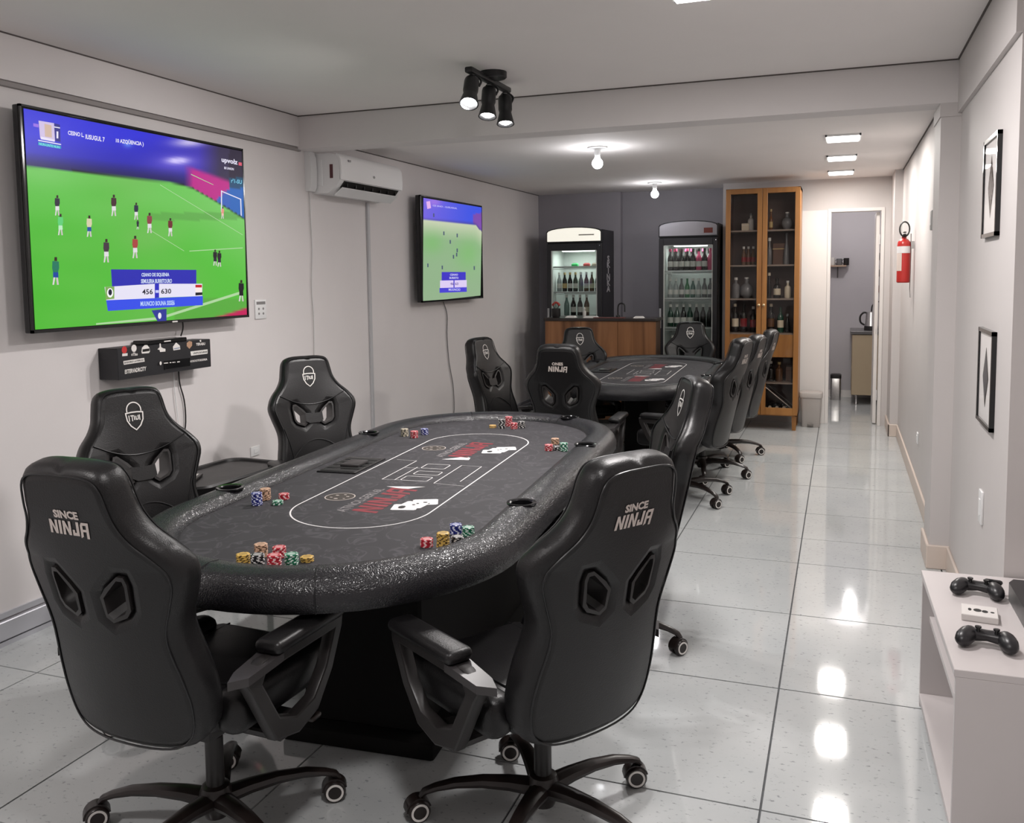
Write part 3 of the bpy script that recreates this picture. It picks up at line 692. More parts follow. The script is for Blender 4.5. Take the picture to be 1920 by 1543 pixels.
# ------------------------------------------------------------------ poker chips, each one its own object
CC = {'yellow': ((.62, .40, .10), (.10, .06, .02)), 'tan': ((.60, .38, .26), (.12, .07, .04)), 'black': ((.010, .010, .012), (.66, .64, .62)), 'red': ((.40, .015, .03), (.78, .55, .54)), 'green': ((.01, .15, .075), (.72, .80, .76)),
      'blue': ((.012, .018, .17), (.66, .68, .82)), 'gold': ((.55, .36, .14), (.45, .28, .10)), 'cream': ((.55, .49, .38), (.03, .03, .03))}
CHIPM = {}
TH, CR = .0036, .0205
for k, (c0, c1) in CC.items():
    CHIPM[k] = B().lathe([(0, .0001), (CR-.0008, .0001), (CR, .0007), (CR, TH-.0007), (CR-.0008, TH-.0001), (.0125, TH-.0001), (.0123, TH-.0004), (0, TH-.0004)], 24).mesh('poker_chip', chipmat('chip_'+k, c0, c1), 40)
STACKS = [
 (457, 1067, 'yellow', 11, 'yellow poker chip in the leftmost stack of the front cluster'), (484, 1070, 'black', 12, 'black and white poker chip in the stack of the front cluster'), (515, 1073, 'red', 13, 'red poker chip in the tall front stack of the front cluster'),
 (547, 1064, 'green', 10, 'green poker chip in the stack of the front cluster'), (576, 1056, 'yellow', 4, 'yellow poker chip in the low pile at the right end of the front cluster'), (490, 1047, 'tan', 11, 'pale tan poker chip in the stack at the rear of the front cluster'), (524, 1048, 'red', 9, 'red poker chip in the stack at the rear of the front cluster'),
 (482, 949, 'blue', 13, 'navy blue poker chip in the stack by the left cup holder'), (498, 939, 'tan', 12, 'copper poker chip in the stack behind the navy blue one by the left cup holder'), (533, 938, 'red', 6, 'red poker chip in the low stack near the left cup holder'), (521, 948, 'green', 4, 'green poker chip in the low pile near the left cup holder'),
 (759, 819, 'cream', 11, 'black and cream poker chip in the stack at the far left of the felt'), (777, 822, 'red', 10, 'red poker chip in the stack at the far left of the felt'), (796, 816, 'blue', 9, 'blue poker chip in the stack at the far left of the felt'),
 (800, 1028, 'red', 7, 'red poker chip in the low stack by the front right rail'), (831, 1032, 'yellow', 14, 'yellow poker chip in the tall stack by the front right rail'), (855, 1004, 'blue', 9, 'blue poker chip in the stack by the front right rail'), (878, 1007, 'green', 8, 'green poker chip in the stack by the front right rail'), (858, 1023, 'black', 7, 'black poker chip in the low stack by the front right rail'),
 (924, 803, 'gold', 4, 'gold poker chip in the low pile at the far end of the table'), (941, 804, 'black', 14, 'black and white poker chip in the left stack at the far end of the table'), (954, 800, 'red', 15, 'red poker chip in the tallest stack at the far end of the table'), (964, 805, 'red', 9, 'red poker chip in the lower front stack at the far end of the table'), (978, 803, 'black', 10, 'black and white poker chip in the right stack at the far end of the table'),
 (1029, 846, 'red', 8, 'red poker chip in the stack near the far right cup holder'), (1041, 834, 'tan', 8, 'copper poker chip in the stack near the far right cup holder'), (1057, 847, 'green', 11, 'green poker chip in the stack near the far right cup holder'), (1044, 845, 'black', 5, 'black poker chip in the low pile near the far right cup holder')]
for px, py, k, n, lb in STACKS:
    p = on(px, py, 2, ZF); d = Vector((p.x, p.y, 0)).normalized(); p = p+d*CR
    for i in range(n):
        o = put('poker_chip', CHIPM[k], None, (p.x+random.uniform(-.0008, .0008), p.y+random.uniform(-.0008, .0008), ZF+.0005+i*TH), (0, 0, random.uniform(0, 6.28)))
        tag(o, ('' if len(lb.split()) > 15 else 'topmost ' if i == n-1 else 'bottom ' if i == 0 else '')+lb, 'poker chip', lb.replace('poker chip', 'poker chips', 1))

# ------------------------------------------------------------------ televisions
def screen_builder(xp):
    "collects coloured flat polygons on the screen plane x = xp, given in photo pixels"
    bm = bmesh.new(); cl = bm.loops.layers.float_color.new('Col')
    st = {'l': 0}
    def P(px, py, l=0):
        v = on(px, py, 0, xp); v.x = xp+.0004*l; return v
    def poly(pts, col, l=1):
        try: f = bm.faces.new([bm.verts.new(P(x, y, l)) for x, y in pts])
        except ValueError: return
        c = lin(col)
        for lp in f.loops: lp[cl] = (*c, 1)
    def grid(corners, nx, ny, fn):
        (a, b_, c, d) = [on(*q, 0, xp) for q in corners]; V = []
        for j in range(ny+1):
            for i in range(nx+1):
                u, v = i/nx, j/ny
                V.append((bm.verts.new((a*(1-u)+b_*u)*(1-v)+(d*(1-u)+c*u)*v)))
        for j in range(ny):
            for i in range(nx):
                f = bm.faces.new([V[j*(nx+1)+i], V[j*(nx+1)+i+1], V[(j+1)*(nx+1)+i+1], V[(j+1)*(nx+1)+i]])
                for lp, (uu, vv) in zip(f.loops, ((i, j), (i+1, j), (i+1, j+1), (i, j+1))): lp[cl] = (*lin(fn(uu/nx, vv/ny)), 1)
    def text(txt, px, py, wpx, hpx, col, slope=0, l=3, bold=.03):
        me = text_mesh(txt, 1, bold); xs_ = [v.co.x for v in me.vertices]; ys_ = [v.co.y for v in me.vertices]
        w0, h0 = max(xs_)-min(xs_), max(ys_)-min(ys_); cx_, cy_ = (max(xs_)+min(xs_))/2, (max(ys_)+min(ys_))/2; c = lin(col)
        V = [bm.verts.new(P(px+(v.co.x-cx_)/w0*wpx, py-(v.co.y-cy_)/h0*hpx+slope*((v.co.x-cx_)/w0*wpx), l)) for v in me.vertices]
        for p in me.polygons:
            try: f = bm.faces.new([V[i] for i in p.vertices])
            except ValueError: continue
            for lp in f.loops: lp[cl] = (*c, 1)
    def done(name, m, parent):
        for f in bm.faces:
            f.normal_update()
            if f.normal.x < 0: f.normal_flip()
        me = bpy.data.meshes.new(name); bm.to_mesh(me); bm.free(); me.materials.append(m)
        o = put(name, me, parent); pl = parent.matrix_world if False else parent
        o.location = -Vector(parent.location); return o
    return poly, grid, text, done
def lerp(a, b_, t): t = max(0, min(1, t)); return tuple(x+(y-x)*t for x, y in zip(a, b_))
def make_tv(label, xp, corners, thick):
    pts = [on(*c, 0, xp) for c in corners]
    y0, y1 = (pts[0].y+pts[3].y)/2, (pts[1].y+pts[2].y)/2; z1, z0 = (pts[0].z+pts[1].z)/2, (pts[2].z+pts[3].z)/2
    t = thing('television', label, 'television', (XL, (y0+y1)/2, z0), 0, 'wall televisions')
    o = t.location; hw, h = (y1-y0)/2, z1-z0; d = xp-XL
    B().box(d-thick, d-.003, -hw, hw, 0, h, .006, 2).build('housing', blackg_m, t)
    e = .010
    B().box(d-.012, d+.002, -hw, hw, 0, .014).box(d-.012, d+.002, -hw, hw, h-e, h).box(d-.012, d+.002, -hw, -hw+e, 0, h).box(d-.012, d+.002, hw-e, hw, 0, h).build('bezel', blackg_m, t)
    B().box(.001, .012, -.22, .22, h*.3, h*.75).box(.01, d-thick+.01, -.18, -.14, h*.28, h*.78).box(.01, d-thick+.01, .14, .18, h*.28, h*.78).build('wall_bracket', blk_metal, t)
    return t, (y0, y1, z0, z1)
scr_m = screenmat('screen_image', .95)
TVC = [(35, 193), (457, 280), (465, 595), (61, 625)]
TVX = -3.37
tv, (ty0, ty1, tz0, tz1) = make_tv('large wall television showing a football match on bright green grass', TVX, TVC, .045)
poly, grid, text, done = screen_builder(TVX)
SC = [(44, 203), (455, 284), (463, 590), (66, 618)]
def bil(u, v):
    a = lerp(SC[0], SC[1], u); d_ = lerp(SC[3], SC[2], u); return lerp(a, d_, v)
def nz(x, y): return .5+.25*math.sin(x*.031+1.7*math.sin(y*.021))+.25*math.sin(y*.047+1.3*math.sin(x*.017+2))
def tvcol(u, v):
    x, y = bil(u, v)
    yb = 308+(x-48)*.11 if x < 290 else (334.6+(x-290)*.26 if x < 335 else 346.3+(x-335)*.50)
    if y > yb:  # pitch
        c = lerp((122, 202, 104), (88, 190, 62), (y-yb)/130)
        c = lerp(c, (128, 186, 100), .6*nz(x, y)*math.exp(-((x-230)/130)**2))
        c = lerp(c, (72, 182, 46), .6*(1-u)*(.4+.6*nz(x*1.3, y*2)))
        if 395 < y < 410 and x > 250: c = lerp(c, (88, 150, 70), .5)
        if y > 560 and x > 300: c = lerp(c, (96, 140, 70), .35)
        yl = 597-(x-378)*.26
        if x > 375 and y > yl: c = lerp(c, (196, 34, 90), (y-yl)/4)
        return lerp(lerp((10, 12, 30), c, (y-yb)/4), c, 0 if y-yb < 4 else 1)
    c = lerp((52, 52, 214), (44, 38, 160), (y-250)/70 if y > 250 else 0)
    c = lerp(c, (70, 52, 150), (x-230)/120*.5)
    c = lerp(c, (58, 50, 78), (x-350)/50)
    c = lerp(c, (30, 24, 70), (y-(yb-26))/26*.8)
    g = math.exp(-((x-305)/22)**2-((y-296)/5.5)**2); c = lerp(c, (255, 250, 255), g*1.3)
    g = math.exp(-((x-330)/36)**2-((y-262)/8)**2); c = lerp(c, (236, 226, 250), g*.8)
    g = math.exp(-((x-305)/55)**2-((y-300)/18)**2); c = lerp(c, (150, 130, 255), g*.45)
    g = math.exp(-((x-208)/8)**2-((y-264)/6)**2); c = lerp(c, (120, 170, 255), g*.7)
    yt = 302+(x-340)*.32
    if x > 318 and y > yt+6: c = lerp(c, (196, 42, 138), min(1, (x-318)/20)*min(1, (y-yt-6)/8)*.95)
    if x > 421: c = lerp(c, (28, 82, 112) if y > 332 else (48, 40, 58), .9)
    if x > 380 and y > 352+(x-400)*.0 and y > 380-(x-380)*.75: c = lerp(c, (44, 104, 190), .9)
    return c
grid(SC, 120, 84, tvcol)
W_ = (232, 228, 246)
poly([(208, 505), (368, 506), (368, 532), (210, 537)], (44, 44, 176)); poly([(196, 538), (290, 532), (290, 559), (199, 563)], W_, 2); poly([(298, 532), (379, 532), (379, 555), (298, 558)], W_, 2)
poly([(290, 532), (298, 532), (298, 558), (290, 559)], (44, 44, 190), 2); poly([(199, 563), (380, 555), (380, 572), (202, 583)], (56, 80, 232), 2)
poly([(197, 538), (214, 537), (214, 560), (198, 562)], (130, 170, 90), 3)
poly([(206+6*math.cos(a), 549+9*math.sin(a)) for a in [k*PI/6 for k in range(12)]], (250, 250, 250), 4); poly([(206+3.5*math.cos(a), 548+6*math.sin(a)) for a in [k*PI/6 for k in range(12)]], (24, 26, 50), 5)
poly([(366, 534), (378, 534), (378, 539), (366, 539)], (196, 30, 34), 4); poly([(366, 539), (378, 539), (378, 548), (366, 548)], (250, 236, 232), 4); poly([(366, 548.5), (379, 548), (379, 553), (366, 554)], (20, 20, 34), 4)
text('CEANO DE SIQUENIA', 291, 515.5, 52, 8, (214, 226, 246), -.01); text('SEMULERIA BURRITOURO', 293, 527, 58, 8, (214, 226, 246), -.01)
text('456', 276, 547, 20, 10, (24, 22, 40), -.02, 5, .02); text('630', 311, 546, 19, 9.5, (24, 22, 40), -.02, 5, .02); poly([(291, 544), (297, 544), (297, 549), (291, 549)], (200, 205, 250), 5)
text('MUUNCIO BOUNA SISSE6', 295, 568.5, 64, 9, (190, 214, 250), -.03, 4)
poly([(284, 582), (312, 579), (312, 604), (297, 606)], (50, 58, 150), 2); poly([(299+3.2*math.cos(a), 592+6*math.sin(a)) for a in [k*PI/6 for k in range(12)]], (236, 236, 244), 4)
# score card, captions
poly([(72, 226), (101, 231), (103, 265), (75, 259)], (206, 190, 226), 2); poly([(83, 232), (96, 235), (97, 258), (84, 256)], (206, 178, 160), 3); poly([(76, 256), (102, 262), (102, 266), (76, 261)], (230, 224, 246), 4)
poly([(62, 231), (72, 233), (72, 239), (62, 237)], (150, 110, 226), 3); poly([(101, 231), (112, 234), (113, 266), (103, 264)], (36, 32, 130), 3); poly([(101, 237), (112, 239), (112, 241), (101, 239)], W_, 4); text('1', 107, 253, 3.4, 13, W_, .1, 5)
poly([(71, 262), (114, 270), (114, 272), (71, 264)], W_, 4); poly([(71, 266), (114, 274), (114, 279), (71, 272)], (40, 150, 190), 4); text('NUN-UNTE NUN', 92, 273, 38, 5, (120, 220, 226), .18, 5)
text('CESNO L.', 142, 251, 30, 8, W_, .16); text('IUSUGUL 7', 178, 259, 36, 9, W_, .16); text('10 AZQÜENCIA )', 243, 267, 52, 11, W_, .13)
text('upvolz', 430, 303, 30, 12, W_, .18, 4); poly([(447, 304), (453, 305), (453, 311), (447, 310)], (214, 90, 110), 4); text('BE UNION', 429, 316, 18, 4.5, W_, .15, 4)
text("r'1-SU", 443, 340, 20, 8, (120, 190, 220), .15, 4)
# goal
for q in ([(414, 357), (416, 357), (416, 398), (414, 397)], [(414, 357), (452, 373), (452, 375), (414, 359)], [(450, 374), (452, 375), (453, 405), (451, 404)]): poly(q, (226, 226, 244), 3)
for q in ([(358, 326), (400, 346), (400, 347), (358, 327.5)], [(300, 346), (455, 440), (455, 441), (300, 347)], [(355, 470), (455, 464), (455, 465.5), (355, 471.5)], [(280, 430), (345, 470), (345, 471), (280, 431)], [(180, 606), (300, 594), (455, 545), (455, 550), (300, 599), (180, 609)]): poly(q, (176, 214, 160), 1)
def player(x, y, h, shirt, short, flip=1):
    w_ = h*.115
    poly([(x-w_*.4, y-h), (x+w_*.4, y-h), (x+w_*.45, y-h*.86), (x-w_*.45, y-h*.86)], (54, 36, 34), 4)
    poly([(x-w_, y-h*.86), (x+w_, y-h*.84), (x+w_*1.1, y-h*.6), (x+w_*.7, y-h*.45), (x-w_*.8, y-h*.45), (x-w_*1.1, y-h*.6)], shirt, 3)
    poly([(x-w_*.8, y-h*.46), (x+w_*.8, y-h*.46), (x+w_*.9, y-h*.26), (x-w_*.8, y-h*.26)], short, 3)
    poly([(x-w_*.7, y-h*.27), (x-w_*.1, y-h*.27), (x-w_*.5*flip, y), (x-w_*1.0*flip, y)], (218, 214, 214), 3)
    poly([(x+w_*.1, y-h*.27), (x+w_*.7, y-h*.27), (x+w_*1.0*flip, y), (x+w_*.4*flip, y)], (206, 196, 196), 3)
DK, WH = (44, 36, 56), (226, 222, 226)
for a in ((107, 404, 38, DK, WH), (113, 441, 40, (96, 206, 120), (190, 236, 196)), (167, 444, 40, (214, 206, 170), (30, 80, 160)), (213, 405, 40, (70, 40, 50), WH), (255, 412, 32, (40, 40, 66), WH), (258, 430, 18, DK, DK), (280, 437, 38, (140, 60, 70), WH), (319, 443, 34, (110, 40, 44), WH), (199, 492, 44, (66, 50, 64), WH), (253, 484, 42, (170, 66, 62), WH), (104, 534, 52, (36, 120, 96), (30, 70, 160)), (403, 498, 30, (36, 30, 38), DK), (411, 500, 30, (36, 30, 38), DK), (452, 565, 40, (30, 26, 34), (26, 24, 30)), (417, 410, 22, (226, 150, 130), (236, 190, 176))): player(*a)
done('screen', scr_m, tv)
bb = B().box(TVX-XL, TVX-XL+.004, .11, .15, .003, .010).build('logo_badge', logo_m, tv)

tv2, _ = make_tv('smaller wall television beyond the air conditioner showing a hazy football match', -3.37, [(790, 366), (906, 386), (903, 557), (790, 570)], .05)
poly, grid, text, done = screen_builder(-3.37)
SC2 = [(794, 371), (904, 389), (901, 554), (793, 566)]
def tv2col(u, v):
    x, y = lerp(lerp(SC2[0], SC2[1], u), lerp(SC2[3], SC2[2], u), v)
    yb = 413+(x-794)*.09 if x < 890 else 422+(x-890)*1.0
    if y > yb:
        c = lerp((200, 208, 178), (146, 178, 138), (y-yb)/34); c = lerp(c, (112, 190, 92), .45*math.exp(-((x-808)/20)**2-((y-455)/22)**2)+.45*math.exp(-((x-875)/26)**2-((y-475)/30)**2)); c = lerp(c, (150, 178, 142), max(0, (y-530)/40))
        return c
    c = lerp((110, 92, 220), (62, 84, 226), u*1.3); c = lerp(c, (176, 120, 226), .7*math.exp(-((x-812)/12)**2-((y-378)/8)**2))
    if x > 886 and y > 402-(x-886)*.2: c = lerp(c, (150, 70, 150), .7)
    return lerp(c, (70, 60, 140), max(0, (y-yb+6)/6)*.8)
grid(SC2, 44, 60, tv2col)
poly([(828, 510), (873, 510), (873, 525), (828, 526)], (64, 52, 196), 2); poly([(825, 526), (875, 525), (875, 539), (825, 540)], (222, 206, 244), 2); poly([(824, 540), (875, 538), (875, 547), (824, 549)], (74, 66, 210), 2); poly([(850, 525), (852, 525), (852, 539), (850, 539)], (64, 52, 196), 3)
text('CEANO', 851, 515, 15, 4, (206, 206, 240), 0); text('BURRITO', 851, 521, 17, 4, (206, 206, 240), 0); text('46', 847, 532, 6, 5, (120, 100, 170), 0, 4); text('63', 856, 532, 6, 5, (120, 100, 170), 0, 4); text('MUUNCIO', 852, 543, 22, 4.5, (200, 200, 244), 0)
poly([(799, 378), (806, 377), (808, 390), (801, 392)], (226, 176, 236), 3); text('CE SNO - IUSUGUL', 834, 388, 46, 3, (190, 186, 244), .12)
for x, y in ((832, 438), (844, 454), (857, 442), (857, 470), (850, 482), (856, 478), (802, 498), (829, 502), (889, 503), (813, 404)): poly([(x-1.2, y-4), (x+1.2, y-4), (x+1.2, y+3), (x-1, y+3)], (70, 80, 110), 3)
done('screen', scr_m, tv2)

# ------------------------------------------------------------------ logo box under the television, wall cables, sockets
BXF = -3.366
bx = thing('equipment_box', 'black wall-mounted box covered in small white logos under the large television', 'box', (XL, 3.815, 1.125))
B().box(0, .124, -.35, .35, 0, .158, .003, 1).build('housing', mat('box_black', (.014, .014, .017), .45), bx)
fo = Vector(bx.location)
def onbox(px, py, l=0):
    v = on(px, py, 0, BXF); v.x = BXF+.0006+.0004*l; return v-fo
def sticker(name, m, polys, texts=(), l=0):
    b = B()
    for q in polys: b.poly([onbox(x, y, l) for x, y in q])
    for tx, px, py, wpx, hpx, sl in texts:
        me = text_mesh(tx, 1, .03); xs_ = [v.co.x for v in me.vertices]; ys_ = [v.co.y for v in me.vertices]; w0, h0 = max(xs_)-min(xs_), max(ys_)-min(ys_); cx_, cy_ = (max(xs_)+min(xs_))/2, (max(ys_)+min(ys_))/2
        b.addmesh(me, fn=lambda c: onbox(px+(c.x-cx_)/w0*wpx, py-(c.y-cy_)/h0*hpx+sl*(c.x-cx_)/w0*wpx, l))
    return b.build(name, m, bx, smooth=0, fixn=False)
def ell(cx_, cy_, rx, ry, n=12): return [(cx_+rx*math.cos(k*2*PI/n), cy_+ry*math.sin(k*2*PI/n)) for k in range(n)]
slab = B().box(.122, .130, -.03, .17, .02, .068, .002, 1); slab.build('receiver_window', blackg_m, bx)
sred = mat('sticker_red', (.55, .03, .03), .5); sgold = mat('sticker_brown', (.45, .27, .17), .5)
sticker('red_sticker', sred, [ell(233, 656, 5, 7)]); sticker('sticker_print', logo_m, [[(229, 663), (239, 662), (239, 667), (229, 668)]])
sticker('figure_sticker', logo_m, [ell(251, 653, 5, 7)], [('oTbo', 252, 664, 12, 6, -.06)])
sticker('badge_sticker', logo_m, [[(265, 660), (266, 652), (271, 647), (276, 647), (280, 652), (281, 659), (279, 662), (266, 663)]]); sticker('badge_print', blk_inside, [[(267, 655), (280, 653), (280, 658), (267, 660)]], [], 1)
sticker('crane_sticker', logo_m, [[(299, 644), (301, 644), (302, 651), (306, 653), (310, 654), (310, 659), (300, 660), (299, 656), (295, 655), (299, 651)]])
sticker('house_sticker', logo_m, [[(325, 657), (324, 650), (330, 642), (337, 648), (338, 655)]]); sticker('house_print', mat('sticker_blue', (.25, .29, .40), .5), [[(326, 653), (337, 651), (337, 653), (326, 655)]], [], 1)
sticker('crest_sticker', sgold, [[(350, 643), (355, 639), (360, 641), (360, 648), (355, 654), (350, 649)]])
sticker('name_sticker', logo_m, [[(374, 638), (377, 637), (377, 641), (375, 641)]], [('TERABU', 376, 645, 17, 5, -.08)])
sticker('label_sticker', logo_m, [[(231, 677), (270, 671), (271, 678), (232, 684)]]); sticker('label_print', blk_inside, [], [('BODORIO LATIPROD', 251, 677.5, 36, 3.5, -.15)], 1)
sticker('wordmark_sticker', logo_m, [], [('ESTERVADRCITY', 254, 694, 40, 8, -.16)])
sticker('label_sticker', logo_m, [[(357, 659), (389, 655), (389, 663), (358, 667)]]); sticker('label_print', blk_inside, [], [('UNITE BOURNE', 375, 661, 26, 3.5, -.12)], 1)
sticker('wordmark_sticker', logo_m, [], [('TDNOSOOTODDRIA', 369, 676, 39, 4, -.13)])
sticker('receiver_display', logo_m, [ell(299, 681, 2, 3.5)]+[[(x, 682.5-(x-299)*.1), (x+w_, 682.5-(x+w_-299)*.1), (x+w_, 680.8-(x+w_-299)*.1), (x, 680.8-(x-299)*.1)] for x, w_ in ((305, 8), (316, 3), (321, 3), (325, 1.5), (330, 5))], [], 18)
so = thing('set_top_box', 'flat black receiver lying on top of the logo box', 'receiver', (-3.43, 3.84, 1.2834), 0)
B().box(-.05, .05, -.15, .15, 0, .022, .004, 1).build('housing', blackg_m, so); B().box(.0505, .0515, -.03, .02, .008, .014).build('display', logo_m, so)
def cable(label, pts, r, m, cat='cable'):
    return tag(B().tube(smooth_path(pts, 5), r, 6).build('cable', m), label, cat)
X3 = XL+.012
def wl(px, py, o=.012): v = on(px, py, 0, XL); v.x = XL+o; return v
cable('short black cable from the large television down to the receiver', [(-3.44, 4.02, 1.44), (-3.43, 4.02, 1.36), (-3.43, 4.0, 1.31)], .004, black_m)
cable('thin black cable hanging from the logo box to the floor', [wl(331, 690), wl(334, 720), wl(342, 750), wl(345, 790), wl(341, 850), (XL+.012, 4.05, .2), (XL+.03, 4.05, .16)], .004, black_m)
cable('thin white cable hanging behind the logo box', [wl(322, 692), wl(325, 740), wl(331, 790), wl(333, 840), (XL+.01, 3.98, .16)], .003, whitepl_m)
cable('thin white cable running down the wall below the air conditioner', [wl(578, 360), wl(580, 410), wl(583, 470), wl(582, 540), wl(586, 600), wl(587, 680), wl(586, 760), (XL+.012, 5.36, .16)], .004, mat('cable_white', (.66, .65, .64), .5))
cable('thin grey cable hanging below the smaller television', [wl(829, 566), wl(836, 590), wl(836, 630), wl(840, 680), wl(848, 730), wl(846, 790), (XL+.012, 7.35, .16)], .005, mat('cable_grey', (.20, .19, .19), .5))
y_ = on(690, 500, 0, XL).y
tag(B().box(XL, XL+.02, y_-.016, y_+.016, .15, 2.2, .003, 1).build('cable_duct', mat('duct_grey', (.52, .52, .53), .4)), 'grey cable duct running down the wall below the air conditioner', 'cable duct')
def plate(name, label, cat, x, y0, y1, z0, z1, nx, holes=True, sgn=1):
    t = thing(name, label, cat, (x, (y0+y1)/2, (z0+z1)/2)); hy, hz = (y1-y0)/2, (z1-z0)/2
    B().box(min(0, sgn*.010), max(0, sgn*.010), -hy, hy, -hz, hz, .003, 2).build('cover', whitepl_m, t)
    if holes:
        for k in range(4): B().cyl((sgn*.0095, (-.4, .4)[k % 2]*hy, (-.45, .05)[k//2]*hz), (sgn*.0112, (-.4, .4)[k % 2]*hy, (-.45, .05)[k//2]*hz), .008, seg=10).build('socket_hole', mat('socket_grey', (.22, .21, .21), .5), t)
        B().box(.0095, .0112, -.8*hy, .8*hy, .5*hz, .8*hz).build('indicator', mat('socket_grey', (.22, .21, .21), .5), t)
    else: B().box(min(sgn*.009, sgn*.013), max(sgn*.009, sgn*.013), -hy*.45, hy*.45, -hz*.5, hz*.5, .002, 1).build('rocker', whitepl_m, t)
    return t
plate('wall_socket', 'white four-hole wall socket beside the lower corner of the large television', 'socket', XL, 4.75, 4.865, 1.365, 1.488, 2)
plate('wall_socket', 'plain white socket plate low on the wall between two chairs', 'socket', XL, 4.655, 4.745, .50, .56, 2, False)
plate('light_switch', 'white switch plate on the wall below the framed prints', 'switch', XRN, 4.10, 4.18, .56, .70, 1, False, -1)
plate('light_switch', 'white plate low on the hall wall below the fire extinguisher', 'switch', XR, 6.95, 7.03, .38, .46, 1, False, -1)

# ------------------------------------------------------------------ air conditioner
ac = thing('air_conditioner', 'white split air conditioner on the wall under the beam', 'air conditioner', (XL, 5.92, 2.19))
prof = [(0, .02), (0, .295), (.15, .295), (.20, .285), (.222, .25), (.228, .16), (.222, .10), (.19, .062), (.13, .02)]
def acx(y): return lambda u, v: Vector((u, y, v))
B().rings([[Vector((u*(.985 if abs(y) > .44 else 1), y, .02+(v-.02)*(.985 if abs(y) > .44 else 1))) for u, v in prof] for y in (-.46, -.45, 0, .45, .46)]).build('body', whitepl_m, ac)
fpn = [(.196, .292), (.214, .278), (.232, .245), (.238, .16), (.233, .108), (.226, .108), (.226, .16), (.220, .24), (.196, .28)]
B().rings([[Vector((u, y, v)) for u, v in fpn] for y in (-.458, .458)]).build('front_panel', mat('ac_gloss_white', (.92, .92, .92), .12), ac)
B().rings([[Vector((u, y, v)) for u, v in ((.232, .100), (.196, .056), (.185, .064), (.216, .104))] for y in (-.40, .40)]).build('outlet', blk_inside, ac)
B().rings([[Vector((u, y, v)) for u, v in ((.214, .052), (.150, .004), (.144, .010), (.210, .060))] for y in (-.41, .41)]).build('louvre', whitepl_m, ac)
for k in range(7): B().box(.188, .222, -.36+.12*k, -.352+.12*k, .064, .092).build('vane', blk_inside, ac)
B().box(.228, .2395, -.36, -.33, .238, .252).build('panel_mark', mat('logo_grey', (.3, .3, .3), .5), ac)
B().prism(ell(0, .165, .016, .010), lambda u, v, d: (.2375+d, u, v), 0, .0015).build('badge', mat('logo_grey', (.3, .3, .3), .5), ac)
B().box(.145, .17, -.4615, -.4598, .12, .215).build('rating_label', mat('label_maroon', (.10, .03, .035), .5), ac)
B().box(.03, .085, -.463, -.458, .07, .25, .002, 1).build('side_cover', whitepl_m, ac)
B().rings([[Vector((u, y, v)) for u, v in ((0, .03), (.03, .03), (.045, .06), (.05, .16), (.045, .26), (.03, .30), (0, .30))] for y in (-.545, -.47)]).build('pipe_cover', whitepl_m, ac)

# ------------------------------------------------------------------ right-hand wall: prints, extinguisher, small panel
def print_frame(label, y0, y1, z0, z1, fancy):
    t = thing('framed_print', label, 'picture', (XRN, (y0+y1)/2, (z0+z1)/2), 0, 'framed diamond prints'); hy, hz = (y1-y0)/2, (z1-z0)/2; w_ = .016
    B().box(-.018, 0, -hy, hy, -hz, -hz+w_).box(-.018, 0, -hy, hy, hz-w_, hz).box(-.018, 0, -hy, -hy+w_, -hz, hz).box(-.018, 0, hy-w_, hy, -hz, hz).build('frame', blackg_m, t)
    B().box(-.010, -.002, -hy+w_, hy-w_, -hz+w_, hz-w_).build('paper', mat('print_paper', (.72, .69, .68), .9, spec=.05), t)
    f = lambda u, v, d: (-.0105-d, u, v)
    dm = lambda s: [(0, .62*hz*s), (-.40*hy*s, 0), (0, -.62*hz*s), (.40*hy*s, 0)]
    B().prism(dm(1.0), f, 0, .0006).build('diamond', mat('print_black', (.006, .006, .006), .9, spec=.03) if not fancy else mat('print_brown', (.055, .042, .038), .9, spec=.03), t)
    if not fancy: B().prism(dm(.80), f, .0005, .0012).build('diamond_fill', mat('print_slate', (.045, .045, .055), .9, spec=.03), t)
    else:
        b = B()
        for k in range(-3, 4):
            u0 = .10*hy*k; b.prism([(u0-.035*hy, -.35*hz*(1-abs(k)/4)), (u0, -.33*hz*(1-abs(k)/4)), (u0+.03*hy, .33*hz*(1-abs(k)/4)), (u0, .36*hz*(1-abs(k)/4))], f, .0005, .0012)
        b.build('diamond_lettering', mat('print_pale', (.36, .33, .32), .9, spec=.03), t)
    B().box(-.0145, -.0125, -hy+w_, hy-w_, -hz+w_, hz-w_).build('glass', glassp_m, t)
print_frame('black-framed print of a lettered brown diamond, upper of two', 3.925, 4.295, 1.752, 2.155, True)
print_frame('black-framed print of a plain dark diamond, lower of two', 3.90, 4.275, .985, 1.378, False)
ex = thing('fire_extinguisher', 'red fire extinguisher with black hose ring hung on the hall wall', 'fire extinguisher', (.455, 7.86, 1.525))
B().lathe([(0, 0), (.044, 0), (.05, .008), (.05, .30), (.046, .325), (.03, .345), (.018, .352), (.018, .365), (0, .365)], 24).build('cylinder', mat('extinguisher_red', (.42, .022, .018), .3), ex)
lp_m = mat('label_paper', (.62, .52, .47), .6)
B().rings([[Vector((.0508*math.cos(rad(a)), .0508*math.sin(rad(a)), z)) for a in range(170, 251, 10)] for z in (.095, .235)], closed=False, cap=False).build('paper_label', lp_m, ex)
B().rings([[Vector((.0509*math.cos(rad(a)), .0509*math.sin(rad(a)), z)) for a in range(170, 331, 10)] for z in (.236, .29)], closed=False, cap=False).build('paper_label', mat('label_white', (.68, .66, .66), .6), ex)
B().box(-.016, .016, -.03, .02, .362, .385, .004, 1).box(-.012, .012, -.075, -.02, .375, .388, .003, 1).box(-.012, .012, -.07, -.02, .395, .404, .003, 1).build('valve', black_m, ex)
